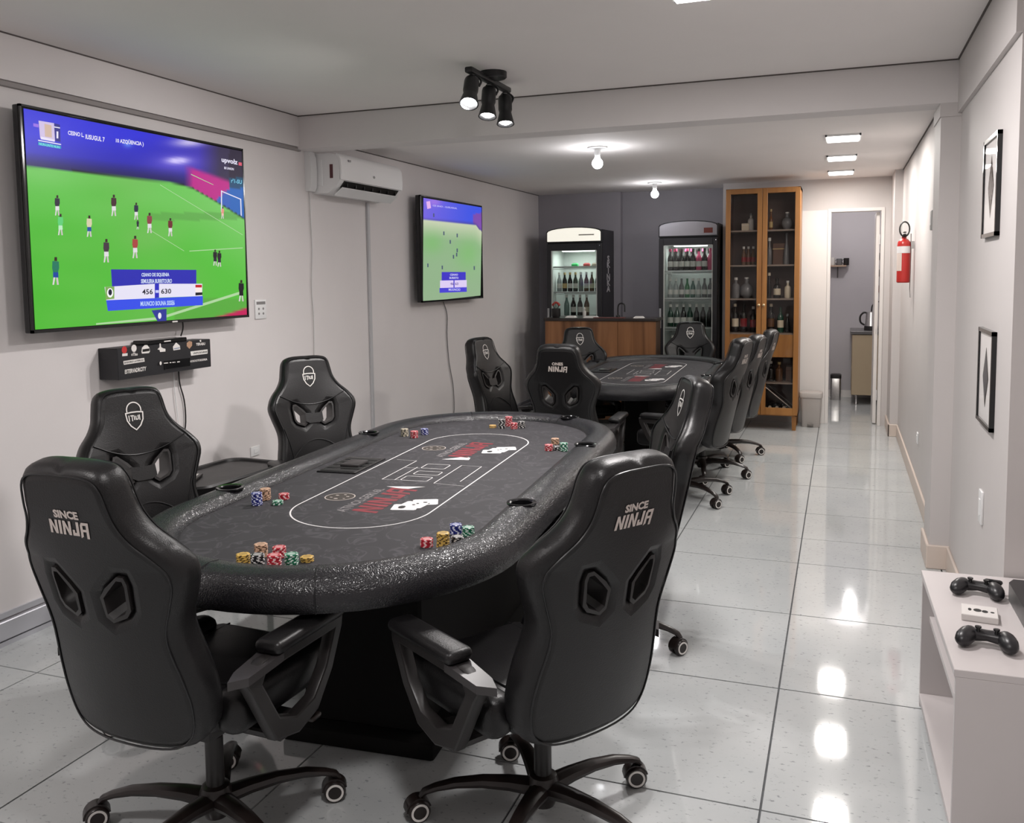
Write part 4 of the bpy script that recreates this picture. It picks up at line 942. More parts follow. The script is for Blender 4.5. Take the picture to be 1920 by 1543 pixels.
B().tube([(.0+.036*math.cos(a), -.035, .425+.058*math.sin(a)) for a in [k*2*PI/20 for k in range(20)]], .006, 8, loop=True).build('hose', black_m, ex)
B().tube([(.05, .0, .39), (.052, .005, .2), (.05, .01, -.05), (.055, .01, -.12)], .0045, 6).build('hose_tail', greypl_m, ex)
B().box(.05, .075, -.02, .02, .27, .33).build('wall_hook', steel_m, ex)
wp = on(1748, 413, 0, XR-.02); k_ = thing('wall_sensor', 'small pale grey box on the hall wall near the pilaster', 'sensor', (XR, wp.y, wp.z))
B().box(-.03, 0, -.05, .05, -.06, .06, .006, 2).build('housing', mat('sensor_grey', (.40, .39, .38), .5), k_); B().box(-.032, -.029, -.03, .03, -.03, .03).build('face', whitepl_m, k_)

# ------------------------------------------------------------------ bottles
BM = {}
def bmat(k):
    if k not in BM:
        c = {'dark': (.012, .010, .010), 'green': (.01, .05, .03), 'lgreen': (.06, .20, .10), 'clear': (.30, .33, .33), 'amber': (.16, .055, .012), 'red': (.20, .01, .015), 'pink': (.45, .04, .12), 'grey': (.14, .14, .145), 'white': (.60, .58, .55), 'cream': (.58, .50, .38), 'gold': (.55, .40, .18), 'brown': (.10, .045, .02), 'teal': (.09, .17, .15)}[k]
        BM[k] = mat('bottle_'+k, c, .12 if k not in ('white', 'cream', 'pink') else .5, spec=.6)
    return BM[k]
PROF = {'wine': [(0, 0), (.036, 0), (.038, .006), (.038, .185), (.034, .205), (.018, .225), (.0145, .24), (.0145, .295), (.016, .298), (.016, .31), (0, .31)],
        'beer': [(0, 0), (.029, 0), (.031, .005), (.031, .125), (.027, .145), (.015, .175), (.0125, .19), (.0125, .225), (.014, .23), (.014, .238), (0, .238)],
        'spirit': [(0, 0), (.042, 0), (.045, .006), (.045, .14), (.04, .16), (.018, .178), (.016, .19), (.016, .215), (.02, .218), (.02, .245), (0, .245)],
        'round': [(0, 0), (.03, 0), (.05, .02), (.068, .06), (.070, .09), (.058, .13), (.03, .15), (.02, .16), (.02, .185), (.025, .19), (.022, .215), (0, .22)],
        'slim': [(0, 0), (.02, 0), (.022, .005), (.022, .13), (.018, .15), (.010, .17), (.010, .22), (.013, .222), (.013, .25), (0, .25)],
        'tall': [(0, 0), (.033, 0), (.035, .006), (.032, .12), (.022, .20), (.016, .23), (.013, .25), (.013, .33), (.017, .333), (.017, .36), (0, .36)]}
PARTS = {}
def bottle(kind, x, y, z, glass, lab, cap, label, group, sc=1.0, rot=None, name='bottle', sz=1.0):
    t = thing(name, label, 'bottle', (x, y, z), 0, group)
    if rot: t.rotation_euler = rot
    t.scale = (sc, sc, sc*sz); P = PROF[kind]; H = P[-1][1]; k = (kind, glass)
    if k not in PARTS: PARTS[k] = B().lathe(P, 16).mesh('body', bmat(glass), 40)
    put('glass_body', PARTS[k], t)
    rb = max(r for r, z_ in P)
    if lab and kind != 'round':
        k = (kind, 'lab', lab)
        if k not in PARTS:
            z0, z1 = {'wine': (.06, .15), 'beer': (.04, .10), 'spirit': (.04, .12), 'slim': (.03, .10), 'tall': (.03, .10)}[kind]
            PARTS[k] = B().lathe([(rb+.0006, z0), (rb+.0008, z0), (rb+.0008, z1), (rb+.0006, z1)], 16, cap=False).mesh('label', bmat(lab), 40)
        put('paper_label', PARTS[k], t)
    if cap:
        k = (kind, 'cap', cap)
        if k not in PARTS:
            rn = P[-2][0]; PARTS[k] = B().lathe([(0, H+.001), (rn+.001, H+.001), (rn+.0012, H-.03), (rn, H-.03)], 14, cap=False).mesh('cap', bmat(cap), 40)
        put('cap', PARTS[k], t)
    return t

# ------------------------------------------------------------------ bar counter
CY0, CY1, CZ = 9.38, 9.74, 1.15
ct = thing('bar_counter', 'bar counter clad in vertical-grained brown wood with a dark top', 'counter', (-2.455, (CY0+CY1)/2, 0))
for k in range(3):
    x0 = -.615+k*.41; B().box(x0+.0015, x0+.4085, -.18, -.16, .05, CZ-.03, .002, 1).build('front_panel', wood_m, ct)
B().box(-.60, .60, -.16, .16, .05, CZ-.03).build('carcass', mat('counter_inside', (.10, .06, .04), .6), ct)
B().box(-.60, .60, -.14, .16, 0, .05).build('plinth', black_m, ct)
B().box(-.625, .622, -.195, .185, CZ-.03, CZ, .004, 1).build('worktop', mat('counter_top', (.03, .022, .02), .3), ct)
fc = thing('tap', 'dark arched tap on the end of the bar counter', 'tap', (-2.30, 9.60, CZ))
B().lathe([(0, 0), (.022, 0), (.022, .02), (.012, .03), (0, .03)], 14).build('base', blk_metal, fc)
B().tube(smooth_path([(0, 0, .02), (0, 0, .10), (.01, 0, .14), (.04, 0, .155), (.07, 0, .14), (.075, 0, .10), (.075, 0, .06)], 5), .0085, 8).build('spout', blk_metal, fc)
for x, y, sx, sy, l in ((-2.82, 9.55, .06, .05, 'small white paper folded on the bar counter'), (-2.58, 9.52, .09, .03, 'white card lying on the bar counter right of the folded paper'), (-2.05, 9.52, .06, .03, 'white card on the right end of the bar counter')):
    t = thing('paper_card', l, 'card', (x, y, CZ)); B().rings([[Vector((-sx, -sy, 0)), Vector((sx, -sy, 0)), Vector((sx, sy, 0)), Vector((-sx, sy, 0))], [Vector((-sx*.6, -sy*.7, .018)), Vector((sx*.7, -sy*.7, .018)), Vector((sx*.7, sy*.7, .018)), Vector((-sx*.6, sy*.7, .018))]]).build('paper', logo_m, t)
t = thing('bar_mat', 'long dull red bar mat on the counter top', 'mat', (-2.36, 9.45, CZ)); B().box(-.17, .17, -.04, .04, 0, .008, .002, 1).build('rubber', mat('mat_red', (.16, .05, .045), .6), t)
t = thing('condiment_bottle', 'small white dispenser bottle on the bar counter', 'bottle', (-2.68, 9.6, CZ)); B().lathe([(0, 0), (.018, 0), (.02, .06), (.012, .075), (0, .08)], 12).build('body', bmat('white'), t); B().lathe([(0, .08), (.012, .08), (.014, .10), (0, .112)], 10).build('cap', bmat('white'), t)
t = thing('flower_vase', 'dark pot of small red flowers at the left end of the bar counter', 'vase', (-2.99, 9.54, CZ)); B().lathe([(0, 0), (.04, 0), (.05, .02), (.05, .10), (.045, .10), (.045, .03), (0, .03)], 14).build('pot', black_m, t)
for k in range(6):
    a = k*1.05; b = B(); b.tube([(0, 0, .05), (.02*math.cos(a), .02*math.sin(a), .10), (.035*math.cos(a), .035*math.sin(a), .13+.012*(k % 3))], .003, 5); st = b.build('stem', bmat('green'), t)
    B().lathe([(0, -.014), (.012, -.008), (.016, .002), (.01, .012), (0, .014)], 8, (.035*math.cos(a), .035*math.sin(a), .14+.012*(k % 3))).build('blossom', mat('flower_red', (.42, .05, .04), .5), st)

# ------------------------------------------------------------------ drinks refrigerators
fr_in = mat('fridge_lining', (.55, .58, .56), .4); fr_blk = mat('fridge_black', (.022, .021, .025), .45); shelf_m = mat('shelf_wire', (.55, .56, .56), .35)
def fridge(label, x0, x1, yf, yb, H, sign_mat, shelves, door_z0, side_art):
    t = thing('drinks_refrigerator', label, 'refrigerator', ((x0+x1)/2, yf, 0), 0, 'drinks refrigerators'); hw = (x1-x0)/2; D = yb-yf; T = .045
    b = B().box(-hw, -hw+T, .05, D, .10, H-.02).box(hw-T, hw, .05, D, .10, H-.02).box(-hw+T, hw-T, D-T, D-.001, .101, H-.021).box(-hw+T, hw-T, .051, D-T, .101, .28).box(-hw+T, hw-T, .051, D-T, H-.22, H-.021)
    bd = b.build('cabinet_body', fr_blk, t)
    B().box(-hw+T, hw-T, D-T-.012, D-T-.002, .28, H-.22).box(-hw+T+.001, -hw+T+.01, .06, D-T, .28, H-.22).box(hw-T-.01, hw-T-.001, .06, D-T, .28, H-.22).box(-hw+T, hw-T, .06, D-T, .281, .29).box(-hw+T, hw-T, .06, D-T, H-.235, H-.221).build('lining', fr_in, t)
    B().box(-hw+.05, hw-.05, .06, .30, .0, .10).build('base_grille', black_m, t)
    # curved sign on top
    arc = [(-hw, H-.16)]+[(hw, H-.16)]+[(hw*math.cos(k*PI/10)*1.0, H-.04+.055*math.sin(k*PI/10)) for k in range(11)]
    B().rings([[Vector((u, y, v)) for u, v in arc] for y in (.0, .07)]).build('sign_housing', fr_blk, t)
    arc2 = [(-hw+.012, H-.148)]+[(hw-.012, H-.148)]+[((hw-.012)*math.cos(k*PI/10), H-.048+.052*math.sin(k*PI/10)) for k in range(11)]
    sg = B().rings([[Vector((u, y, v)) for u, v in arc2] for y in (-.006, .004)]).build('sign', sign_mat, t)
    # door
    dz0, dz1 = door_z0, H-.175; fw = .055
    dr = B().box(-hw+.004, -hw+fw, .0, .045, dz0, dz1, .003, 1).box(hw-fw, hw-.004, .0, .045, dz0, dz1, .003, 1).box(-hw+fw, hw-fw, .0, .045, dz0, dz0+fw, .003, 1).box(-hw+fw, hw-fw, .0, .045, dz1-.075, dz1, .003, 1).build('door', fr_blk, t)
    B().box(-hw+fw, hw-fw, .018, .026, dz0+fw, dz1-.075).build('door_glass', glassf_m, dr)
    g = .010; gz0, gz1 = dz0+fw, dz1-.075
    B().box(-hw+fw, -hw+fw+g, -.002, .018, gz0, gz1).box(hw-fw-g, hw-fw, -.002, .018, gz0, gz1).box(-hw+fw, hw-fw, -.002, .018, gz1-.006, gz1).build('glass_seal', mat('seal_grey', (.48, .49, .47), .5), dr)
    B().box(-hw+.012, -hw+.032, -.03, 0, 1.02, 1.24, .006, 2).build('door_handle', mat('handle_grey', (.35, .35, .36), .4), dr)
    B().box(hw-.028, hw-.02, -.003, .001, dz1-.03, dz1-.022).build('door_lock', chrome_m, dr)
    # lamp and shelves
    B().box(-hw*.55, hw*.55, .12, .26, H-.262, H-.236, .008, 2).build('inner_lamp', frlamp_m, t)
    for z in shelves:
        b = B(); b.box(-hw+T+.012, hw-T-.012, .075, .083, z-.018, z).box(-hw+T+.012, hw-T-.012, .075, .083, z-.036, z-.030).box(-hw+T+.012, hw-T-.012, D-T-.03, D-T-.02, z-.012, z)
        for k in range(13): xx = -hw+T+.02+(2*hw-2*T-.04)*k/12; b.box(xx-.002, xx+.002, .08, D-T-.022, z-.006, z-.001)
        b.build('shelf', shelf_m, t)
    area('fridge_lamp_light', ((x0+x1)/2, yf+.2, H-.275), hw*1.0, .14, 2.6, (.92, 1, .96))
    return t
sign_lit = mat('sign_lit', (.6, .6, .55), .4, emit=(1, .96, .84), estr=.75)
sign_off = mat('sign_grey', (.33, .32, .35), .35)
f1 = fridge('drinks refrigerator with a lit cream sign behind the bar counter', -3.20, -2.548, 9.86, 10.43, 2.15, sign_lit, [1.72, 1.43, 1.15], .15, True)
f2 = fridge('drinks refrigerator with a plain grey sign beside the glass-door cabinet', -1.905, -1.262, 9.86, 10.43, 2.18, sign_off, [1.655, 1.355, 1.03, .62], .15, False)
B().box(.17, .265, -.0075, -.005, 2.055, 2.11).build('price_sticker', mat('sticker_maroon', (.16, .03, .02), .5), f2)
B().box(.06, .24, -.0075, -.005, 2.065, 2.078).build('sign_slot', mat('sign_slot', (.38, .37, .32), .5), f1)
b = B()
for k, (z, ch) in enumerate(zip((1.80, 1.73, 1.66, 1.59, 1.52, 1.45), 'SKINKA')): b.addmesh(text_mesh(ch, .09, .004), fn=lambda c: Vector((.3275, .30+c.x*2.4, z+c.y)))
b.build('side_lettering', mat('lettering_grey', (.55, .53, .55), .6), f1, smooth=0, fixn=False)
def row(fx0, fx1, y, z, specs, where, grp):
    n = len(specs)
    for i, (kind, g, lb, cp, sc) in enumerate(specs):
        x = fx0+(fx1-fx0)*(i+.5)/n
        nm = {'dark': 'dark', 'clear': 'clear glass', 'green': 'green glass', 'lgreen': 'bright green', 'pink': 'pink', 'amber': 'amber', 'grey': 'grey', 'brown': 'brown', 'white': 'white', 'red': 'red', 'teal': 'pale teal'}[g]
        od = ['first', 'second', 'third', 'fourth', 'fifth', 'sixth', 'seventh', 'eighth'][i]
        bottle(kind, x, y, z+.001, g, lb, cp, f'{nm} bottle, {od} from the left {where}', grp, sc)
a0, a1 = -1.905+.07, -1.262-.07
row(a0, a1, 10.02, 1.655, [('beer', 'dark', 'white', 'pink', 1.0), ('beer', 'dark', 'white', 'pink', 1.0), ('beer', 'dark', 'white', 'dark', 1.0), ('beer', 'dark', 'white', 'pink', 1.0), ('beer', 'dark', 'white', 'dark', 1.0), ('beer', 'pink', 'white', 'dark', 1.0), ('beer', 'dark', 'white', 'dark', 1.0), ('beer', 'pink', 'pink', 'pink', 1.0)], 'on the top shelf of the grey-signed refrigerator', 'bottles in the grey-signed refrigerator')
row(a0+.03, a1-.03, 10.12, 1.655, [('beer', 'dark', 'white', c_, 1.0) for c_ in ('pink', 'dark', 'pink', 'pink', 'dark', 'pink', 'dark')], 'in the rear top row of the grey-signed refrigerator', 'bottles in the grey-signed refrigerator')
row(a0, a1, 10.02, 1.355, [('beer', 'clear', 'white', 'white', .88), ('beer', 'clear', 'white', 'white', .88), ('beer', 'grey', 'white', None, .88), ('beer', 'lgreen', 'white', None, .88), ('beer', 'teal', 'white', 'white', .88), ('beer', 'clear', 'white', 'white', .88), ('beer', 'grey', 'white', None, .88), ('beer', 'grey', 'white', None, .88)], 'on the second shelf of the grey-signed refrigerator', 'bottles in the grey-signed refrigerator')
row(a0, a1, 10.02, 1.03, [('beer', 'green', 'white', 'white', 1.05), ('beer', 'green', 'white', 'white', 1.05), ('beer', 'dark', 'white', 'white', 1.05), ('beer', 'green', 'white', 'white', 1.05), ('beer', 'dark', None, 'white', 1.05), ('beer', 'dark', None, 'white', 1.05), ('beer', 'dark', None, 'white', 1.05)], 'on the third shelf of the grey-signed refrigerator', 'bottles in the grey-signed refrigerator')
row(a0, -1.6, 10.02, .62, [('wine', 'dark', None, 'white', 1.0), ('wine', 'dark', None, None, 1.0)], 'on the lowest shelf of the grey-signed refrigerator', 'bottles in the grey-signed refrigerator')
c0, c1 = -3.20+.07, -2.548-.06
row(c0, c1, 10.02, 1.43, [('beer', 'clear', 'white', 'white', .92), ('beer', 'dark', 'gold', 'gold', .92), ('beer', 'dark', 'white', 'gold', .92), ('beer', 'dark', 'white', 'gold', .92), ('beer', 'grey', None, 'white', .92), ('beer', 'brown', 'white', 'white', .92), ('beer', 'brown', 'cream', 'white', .92), ('beer', 'grey', 'white', 'white', .92)], 'on the middle shelf of the lit-sign refrigerator', 'bottles in the lit-sign refrigerator')
row(c0+.08, c1-.12, 10.02, 1.15, [('beer', 'teal', 'teal', 'white', 1.0), ('beer', 'dark', 'white', 'white', 1.0), ('beer', 'dark', 'white', 'white', 1.0), ('beer', 'brown', 'cream', 'white', 1.0)], 'on the lowest visible shelf of the lit-sign refrigerator', 'bottles in the lit-sign refrigerator')
for x, c, l in ((-2.90, 'lgreen', 'small green packet on the top shelf of the lit-sign refrigerator'), (-2.76, 'red', 'small red packet on the top shelf of the lit-sign refrigerator'), (-2.66, 'cream', 'small cream tub on the top shelf of the lit-sign refrigerator')):
    t = thing('food_packet', l, 'packet', (x, 10.0, 1.721)); B().rings([[Vector((u*k, v*k, z)) for u, v in ((-.035, -.03), (.035, -.03), (.035, .03), (-.035, .03))] for k, z in ((1, 0), (1, .02), (.6, .035))]).build('wrapper', mat('packet_'+c, {'lgreen': (.03, .45, .12), 'red': (.5, .03, .04), 'cream': (.6, .5, .4)}[c], .4), t)

# ------------------------------------------------------------------ glass-door cabinet
KX0, KX1, KY0, KY1, KZ0, KZ1 = -1.14, -.408, 9.50, 9.93, .15, 2.475
cb = thing('display_cabinet', 'tall oak display cabinet with two glass doors full of bottles', 'cabinet', ((KX0+KX1)/2, KY0, 0)); hw = (KX1-KX0)/2; D = KY1-KY0
B().box(-hw, -hw+.025, 0, D, KZ0, KZ1).box(hw-.025, hw, 0, D, KZ0, KZ1).box(-hw, hw, 0, D, KZ1-.03, KZ1).box(-hw, hw, 0, D, KZ0, KZ0+.03).build('carcass', oak_m, cb)
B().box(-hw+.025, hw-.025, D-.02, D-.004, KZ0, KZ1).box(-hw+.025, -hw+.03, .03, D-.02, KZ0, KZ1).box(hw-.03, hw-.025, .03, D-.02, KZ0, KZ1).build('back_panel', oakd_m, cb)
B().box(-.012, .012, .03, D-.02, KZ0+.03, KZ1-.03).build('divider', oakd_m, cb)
for s_ in (-1, 1):
    for y in (.02, D-.06): B().rings([[Vector((s_*(hw-.035)+u*k, y+.02+v*k, z)) for u, v in ((-.024, -.02), (.024, -.02), (.024, .02), (-.024, .02))] for k, z in ((.75, 0), (1, KZ0))]).build('leg', oak_m, cb)
SHELF = [2.055, 1.70, 1.355, 1.0]
for z in SHELF: B().box(-hw+.026, hw-.026, .035, D-.02, z-.016, z).build('shelf', mat('cabinet_shelf', (.22, .17, .14), .3), cb)
B().box(-hw+.026, hw-.026, .035, D-.02, .475, .49).build('shelf', mat('cabinet_shelf', (.22, .17, .14), .3), cb)
for s_ in (-1, 1):
    dr_ = B().box(min(s_*.018, s_*(hw-.03)), max(s_*.018, s_*(hw-.03)), .006, D-.03, .755, .985)
    dw = dr_.build('drawer', oak_m, cb)
for s_ in (-1, 1):
    xa, xb = (.002, hw-.002) if s_ > 0 else (-hw+.002, -.002); st = .048
    b = B().box(xa, xa+st, -.022, -.001, KZ0+.012, KZ1-.008, .002, 1).box(xb-st, xb, -.022, -.001, KZ0+.012, KZ1-.008, .002, 1).box(xa+st, xb-st, -.022, -.001, KZ1-.055, KZ1-.008, .002, 1).box(xa+st, xb-st, -.022, -.001, KZ0+.012, KZ0+.085, .002, 1)
    do = b.build('door', oak_m, cb)
    B().box(xa+st, xb-st, -.013, -.009, KZ0+.085, KZ1-.055).build('door_glass', glassd_m, do)
    kx = s_*.024; B().lathe([(0, 0), (.006, 0), (.006, .012), (.013, .018), (.013, .026), (0, .030)], 14, M=Matrix.Translation((kx, -.022, 1.29)) @ Matrix.Rotation(PI/2, 4, 'X')).build('knob', mat('brass', (.75, .58, .35), .3, metal=.9), do)
for s_ in (-1, 1):
    x0_, x1_ = (.02, hw-.035) if s_ > 0 else (-hw+.035, -.02)
    for p, q in (((x0_, .455), (x1_, .20)),):
        B().tube([(p[0], .06, p[1]), (q[0], .06, q[1])], .006, 6).tube([(p[0], .3, p[1]), (q[0], .3, q[1])], .006, 6).build('rack_rail', mat('rack_metal', (.45, .40, .37), .3, metal=.6), cb)
def cabx(px): return on(px, 560, 1, 9.68).x
CBT = [ # px, shelf z, kind, glass, label, cap, scale, text
 (1407, 2.055, 'spirit', 'white', None, 'grey', .72, 'pale decanter on the top left shelf of the oak cabinet'), (1444, 2.055, 'slim', 'amber', 'gold', 'gold', .85, 'slim amber bottle on the top right shelf of the oak cabinet'), (1474, 2.055, 'round', 'grey', None, 'white', .8, 'round clear decanter on the top right shelf of the oak cabinet'),
 (1394, 1.70, 'beer', 'brown', 'red', 'white', .8, 'small red-labelled bottle, left of three on the second shelf of the oak cabinet'), (1403, 1.70, 'beer', 'brown', 'red', 'white', .8, 'small red-labelled bottle, middle of three on the second shelf of the oak cabinet'), (1412, 1.70, 'beer', 'brown', 'red', 'white', .8, 'small red-labelled bottle, right of three on the second shelf of the oak cabinet'),
 (1442, 1.70, 'slim', 'grey', None, 'white', 1.1, 'slim clear bottle beside the door stile on the second shelf of the oak cabinet'), (1473, 1.70, 'tall', 'grey', None, None, .9, 'tall smoky bottle at the right of the second shelf of the oak cabinet'),
 (1380, 1.355, 'spirit', 'grey', None, 'white', .88, 'stout white-capped decanter on the third shelf of the oak cabinet'), (1400, 1.355, 'round', 'grey', None, 'white', .98, 'large round grey bottle on the third shelf of the oak cabinet'), 
 (1442, 1.355, 'slim', 'dark', None, 'cream', 1.05, 'slim dark bottle on the third shelf right in the oak cabinet'), (1457, 1.355, 'spirit', 'dark', 'cream', 'dark', .82, 'squat dark bottle with cream label on the third shelf of the oak cabinet'), (1477, 1.355, 'spirit', 'cream', 'cream', 'white', .72, 'small cream-labelled bottle at the right of the third shelf of the oak cabinet'),
 (1379, 1.0, 'wine', 'dark', 'cream', 'cream', .95, 'dark wine bottle with cream label on the fourth shelf of the oak cabinet'), (1395, 1.0, 'wine', 'dark', 'red', 'dark', .95, 'dark wine bottle with red label, left one on the fourth shelf of the oak cabinet'), (1413, 1.0, 'wine', 'dark', 'red', 'white', .86, 'wine bottle with red label and white cap on the fourth shelf of the oak cabinet'),
 (1446, 1.0, 'wine', 'dark', 'brown', 'cream', .95, 'dark wine bottle with brown label on the fourth shelf right in the oak cabinet'), (1464, 1.0, 'wine', 'green', 'cream', 'green', .84, 'dark green bottle with cream label on the fourth shelf of the oak cabinet'), (1477, 1.0, 'beer', 'dark', None, 'grey', .8, 'small dark bottle at the right of the fourth shelf of the oak cabinet'),
 (1447, .49, 'spirit', 'dark', None, 'white', .85, 'dark bottle with white stopper on the low shelf of the oak cabinet'), (1463, .49, 'spirit', 'brown', None, 'gold', .82, 'brown decanter on the low shelf of the oak cabinet')]
for px, z, kd, g, lb, cp, sc, tx in CBT: bottle(kd, cabx(px), 9.66 if kd != 'tall' else 9.72, z+.001, g, lb, cp, tx, 'bottles in the oak cabinet', sc)
for i, (px, tx) in enumerate(((1447, 'wine bottle lying in the bottom of the oak cabinet, left of three'), (1458, 'wine bottle lying in the bottom of the oak cabinet, middle of three'), (1469, 'wine bottle lying in the bottom of the oak cabinet, right of three'))):
    bottle('wine', cabx(px)+.012*i, 9.88, .221, 'dark', None, 'cream', tx, 'bottles in the oak cabinet', .95, (PI/2, 0, 0))
def box_thing(name, label, cat, x, y, z, sx, sy, sz, m, lid=None):
    t = thing(name, label, cat, (x, y, z)); B().box(-sx/2, sx/2, -sy/2, sy/2, 0, sz, .003, 1).build('carton', m, t)
    B().box(-sx/2-.001, sx/2+.001, -sy/2-.001, sy/2+.001, sz*.72, sz*.76).build('band', lid or logo_m, t); return t
box_thing('gift_box', 'small cream box stack on the top left shelf of the oak cabinet', 'box', cabx(1397), 9.66, 2.056, .075, .08, .075, bmat('cream'))
box_thing('gift_box', 'brown carton behind the slim bottle on the second shelf of the oak cabinet', 'box', cabx(1459), 9.80, 1.701, .13, .10, .22, mat('carton_brown', (.10, .045, .025), .6), bmat('gold'))
box_thing('gift_box', 'dim brown carton at the right of the low shelf of the oak cabinet', 'box', cabx(1481), 9.72, .491, .06, .08, .15, mat('carton_brown', (.10, .045, .025), .6), bmat('brown'))
# glassware hanging rails as thin pale strips
# ------------------------------------------------------------------ pedal bin
bn = thing('pedal_bin', 'pale grey plastic bin with lid between the oak cabinet and the doorway', 'bin', (-.29, 9.86, 0))
def rrect(hx, hy, r, z, n=4):
    p = []
    for cx_, cy_, a0 in ((hx-r, hy-r, 0), (-hx+r, hy-r, 90), (-hx+r, -hy+r, 180), (hx-r, -hy+r, 270)):
        p += [Vector((cx_+r*math.cos(rad(a0+90*k/n)), cy_+r*math.sin(rad(a0+90*k/n)), z)) for k in range(n+1)]
    return p
bin_m = mat('bin_grey', (.42, .39, .37), .45)
B().rings([rrect(.088, .08, .03, 0), rrect(.092, .084, .03, .01), rrect(.108, .10, .034, .315)]).build('body', bin_m, bn)
B().rings([rrect(.116, .108, .036, .312), rrect(.118, .11, .036, .345), rrect(.112, .104, .034, .362), rrect(.09, .085, .03, .372)]).build('lid', bin_m, bn)
B().box(-.03, .03, -.105, -.083, .012, .038, .004, 1).build('pedal', mat('bin_dark', (.16, .15, .14), .5), bn)

# ------------------------------------------------------------------ kitchen beyond the doorway
kc = thing('kitchen_unit', 'beige kitchen base unit with a dark worktop beyond the doorway', 'cabinet', (.40, 11.85, 0))
B().box(-.28, .28, -.25, .40, .12, .86, .003, 1).build('carcass', mat('unit_beige', (.42, .33, .22), .5), kc); B().box(-.30, .30, -.28, .42, .86, .90, .004, 1).build('worktop', mat('stone_top', (.10, .095, .095), .3), kc)
B().box(-.276, .276, -.27, -.252, .125, .852, .003, 1).build('door', mat('unit_beige', (.42, .33, .22), .5), kc)
for x in (-.22, .22): B().lathe([(.022, 0), (.022, .01), (.016, .02), (.016, .12)], 12, (x, -.2, 0)).build('foot', steel_m, kc)
ke = thing('kettle', 'steel electric kettle with a black handle on the kitchen worktop', 'kettle', (.335, 11.78, .90))
B().lathe([(.075, .055), (.072, .06), (.06, .215), (.055, .225), (0, .232)], 24).build('jug', steel_m, ke); B().lathe([(0, 0), (.08, 0), (.082, .012), (.078, .055), (0, .055)], 24).build('base', black_m, ke)
B().tube(smooth_path([(-.055, 0, .215), (-.09, 0, .215), (-.125, 0, .17), (-.12, 0, .10), (-.075, 0, .065)], 5), .011, 8).build('handle', black_m, ke)
B().tube(smooth_path([(0, 0, .23), (.01, 0, .30), (.05, 0, .345), (.12, 0, .35)], 5), .008, 8).build('cord', black_m, ke)
sh = thing('wall_shelf', 'small wooden wall shelf with mugs seen through the doorway', 'shelf', (-.10, YK, 1.70))
B().box(-.18, .14, -.17, 0, -.018, 0, .002, 1).build('board', mat('shelf_board', (.40, .28, .20), .5), sh)
B().box(.03, .045, -.015, 0, -.16, -.018).box(.03, .045, -.13, 0, -.03, -.018).build('bracket', mat('bracket_dark', (.12, .11, .11), .5), sh)
for x, c, l, hgt in ((-.13, 'white', 'white jug on the kitchen wall shelf', .10), (-.045, 'grey', 'grey mug on the kitchen wall shelf', .085), (.04, 'dark', 'black mug on the kitchen wall shelf', .09)):
    t = thing('mug', l, 'mug', (x, 12.2, 1.7002)); B().lathe([(0, 0), (.03, 0), (.034, .006), (.034, hgt), (.031, hgt), (.031, .008), (0, .008)], 16).build('cup', bmat(c), t)
    B().tube([(-.033, 0, hgt*.8), (-.05, 0, hgt*.75), (-.055, 0, hgt*.5), (-.048, 0, hgt*.28), (-.033, 0, hgt*.22)], .005, 6).build('handle', bmat(c), t)
kb = thing('kitchen_bin', 'dark metal bin just inside the kitchen doorway', 'bin', (-.06, 12.05, 0)); B().rings([rrect(.06, .08, .02, 0), rrect(.062, .082, .02, .28), rrect(.05, .07, .02, .30)]).build('body', steel_m, kb); B().rings([rrect(.066, .086, .02, .275), rrect(.066, .086, .02, .315), rrect(.05, .07, .02, .325)]).build('lid', black_m, kb)
for z, c, l in ((1.83, (.02, .02, .02), 'black utensil hanging on the kitchen wall, upper'), (1.62, (.03, .03, .03), 'black utensil hanging on the kitchen wall, middle'), (1.42, (.16, .03, .03), 'red utensil hanging on the kitchen wall, lowest')):
    t = thing('utensil', l, 'utensil', (.42, YK, z)); B().box(-.014, .014, -.012, 0, -.07, .02, .003, 1).build('blade', mat('utensil_%d' % int(z*100), c, .4), t); B().cyl((0, -.006, .02), (0, -.006, .08), .006, seg=8).build('grip', black_m, t)
kl = thing('kitchen_fill_bulb', 'unseen bare bulb added on the kitchen ceiling to light the kitchen', 'bulb lamp', (.15, 11.3, ZC2)); B().lathe([(0, 0), (.06, 0), (.06, -.012), (.022, -.015), (.022, -.06), (0, -.06)], 18).build('socket', whitepl_m, kl); B().lathe([(0, -.14), (.03, -.125), (.04, -.10), (.03, -.07), (.02, -.06)], 16).build('bulb', bulb_m, kl)  # unseen bulb, added to light the room beyond the doorway
point('kitchen_fill_light', (.15, 11.3, ZC2-.19), 15, .05, (1, .96, .95))

# ------------------------------------------------------------------ white console unit with controllers
cu = thing('console_unit', 'low white console unit with an open shelf against the right-hand wall', 'console', (.31, 2.68, 0), rad(1.2))
CW, CL, CHT = .48, .88, .515
wl_m = white_m
B().box(0, CW, 0, CL, CHT-.022, CHT, .0015, 1).build('top', wl_m, cu)
B().box(.004, CW, .0, .02, .03, CHT-.022, .001, 1).build('end_panel', wl_m, cu); B().box(.004, CW, CL-.02, CL, 0, CHT-.022, .001, 1).build('end_panel', wl_m, cu)
B().box(.002, CW-.02, .02, CL-.02, .03, .052, .001, 1).build('bottom_board', wl_m, cu); B().box(.03, CW-.02, .02, CL-.02, .33, .35, .001, 1).build('middle_shelf', wl_m, cu)
B().box(CW-.02, CW-.004, .02, CL-.02, .03, CHT-.022).build('back_board', wl_m, cu); B().box(.03, CW-.03, .0, CL, 0, .03).build('plinth', mat('plinth_grey', (.3, .28, .27), .6), cu)
B().prism([(-.045, 0), (-.01, .05), (0, .012), (.03, 0), (.0, -.012), (-.01, -.05)], lambda u, v, d: (.012+d, .06+u*.5, .43+v), 0, .002).build('star_sticker', blk_inside, cu)
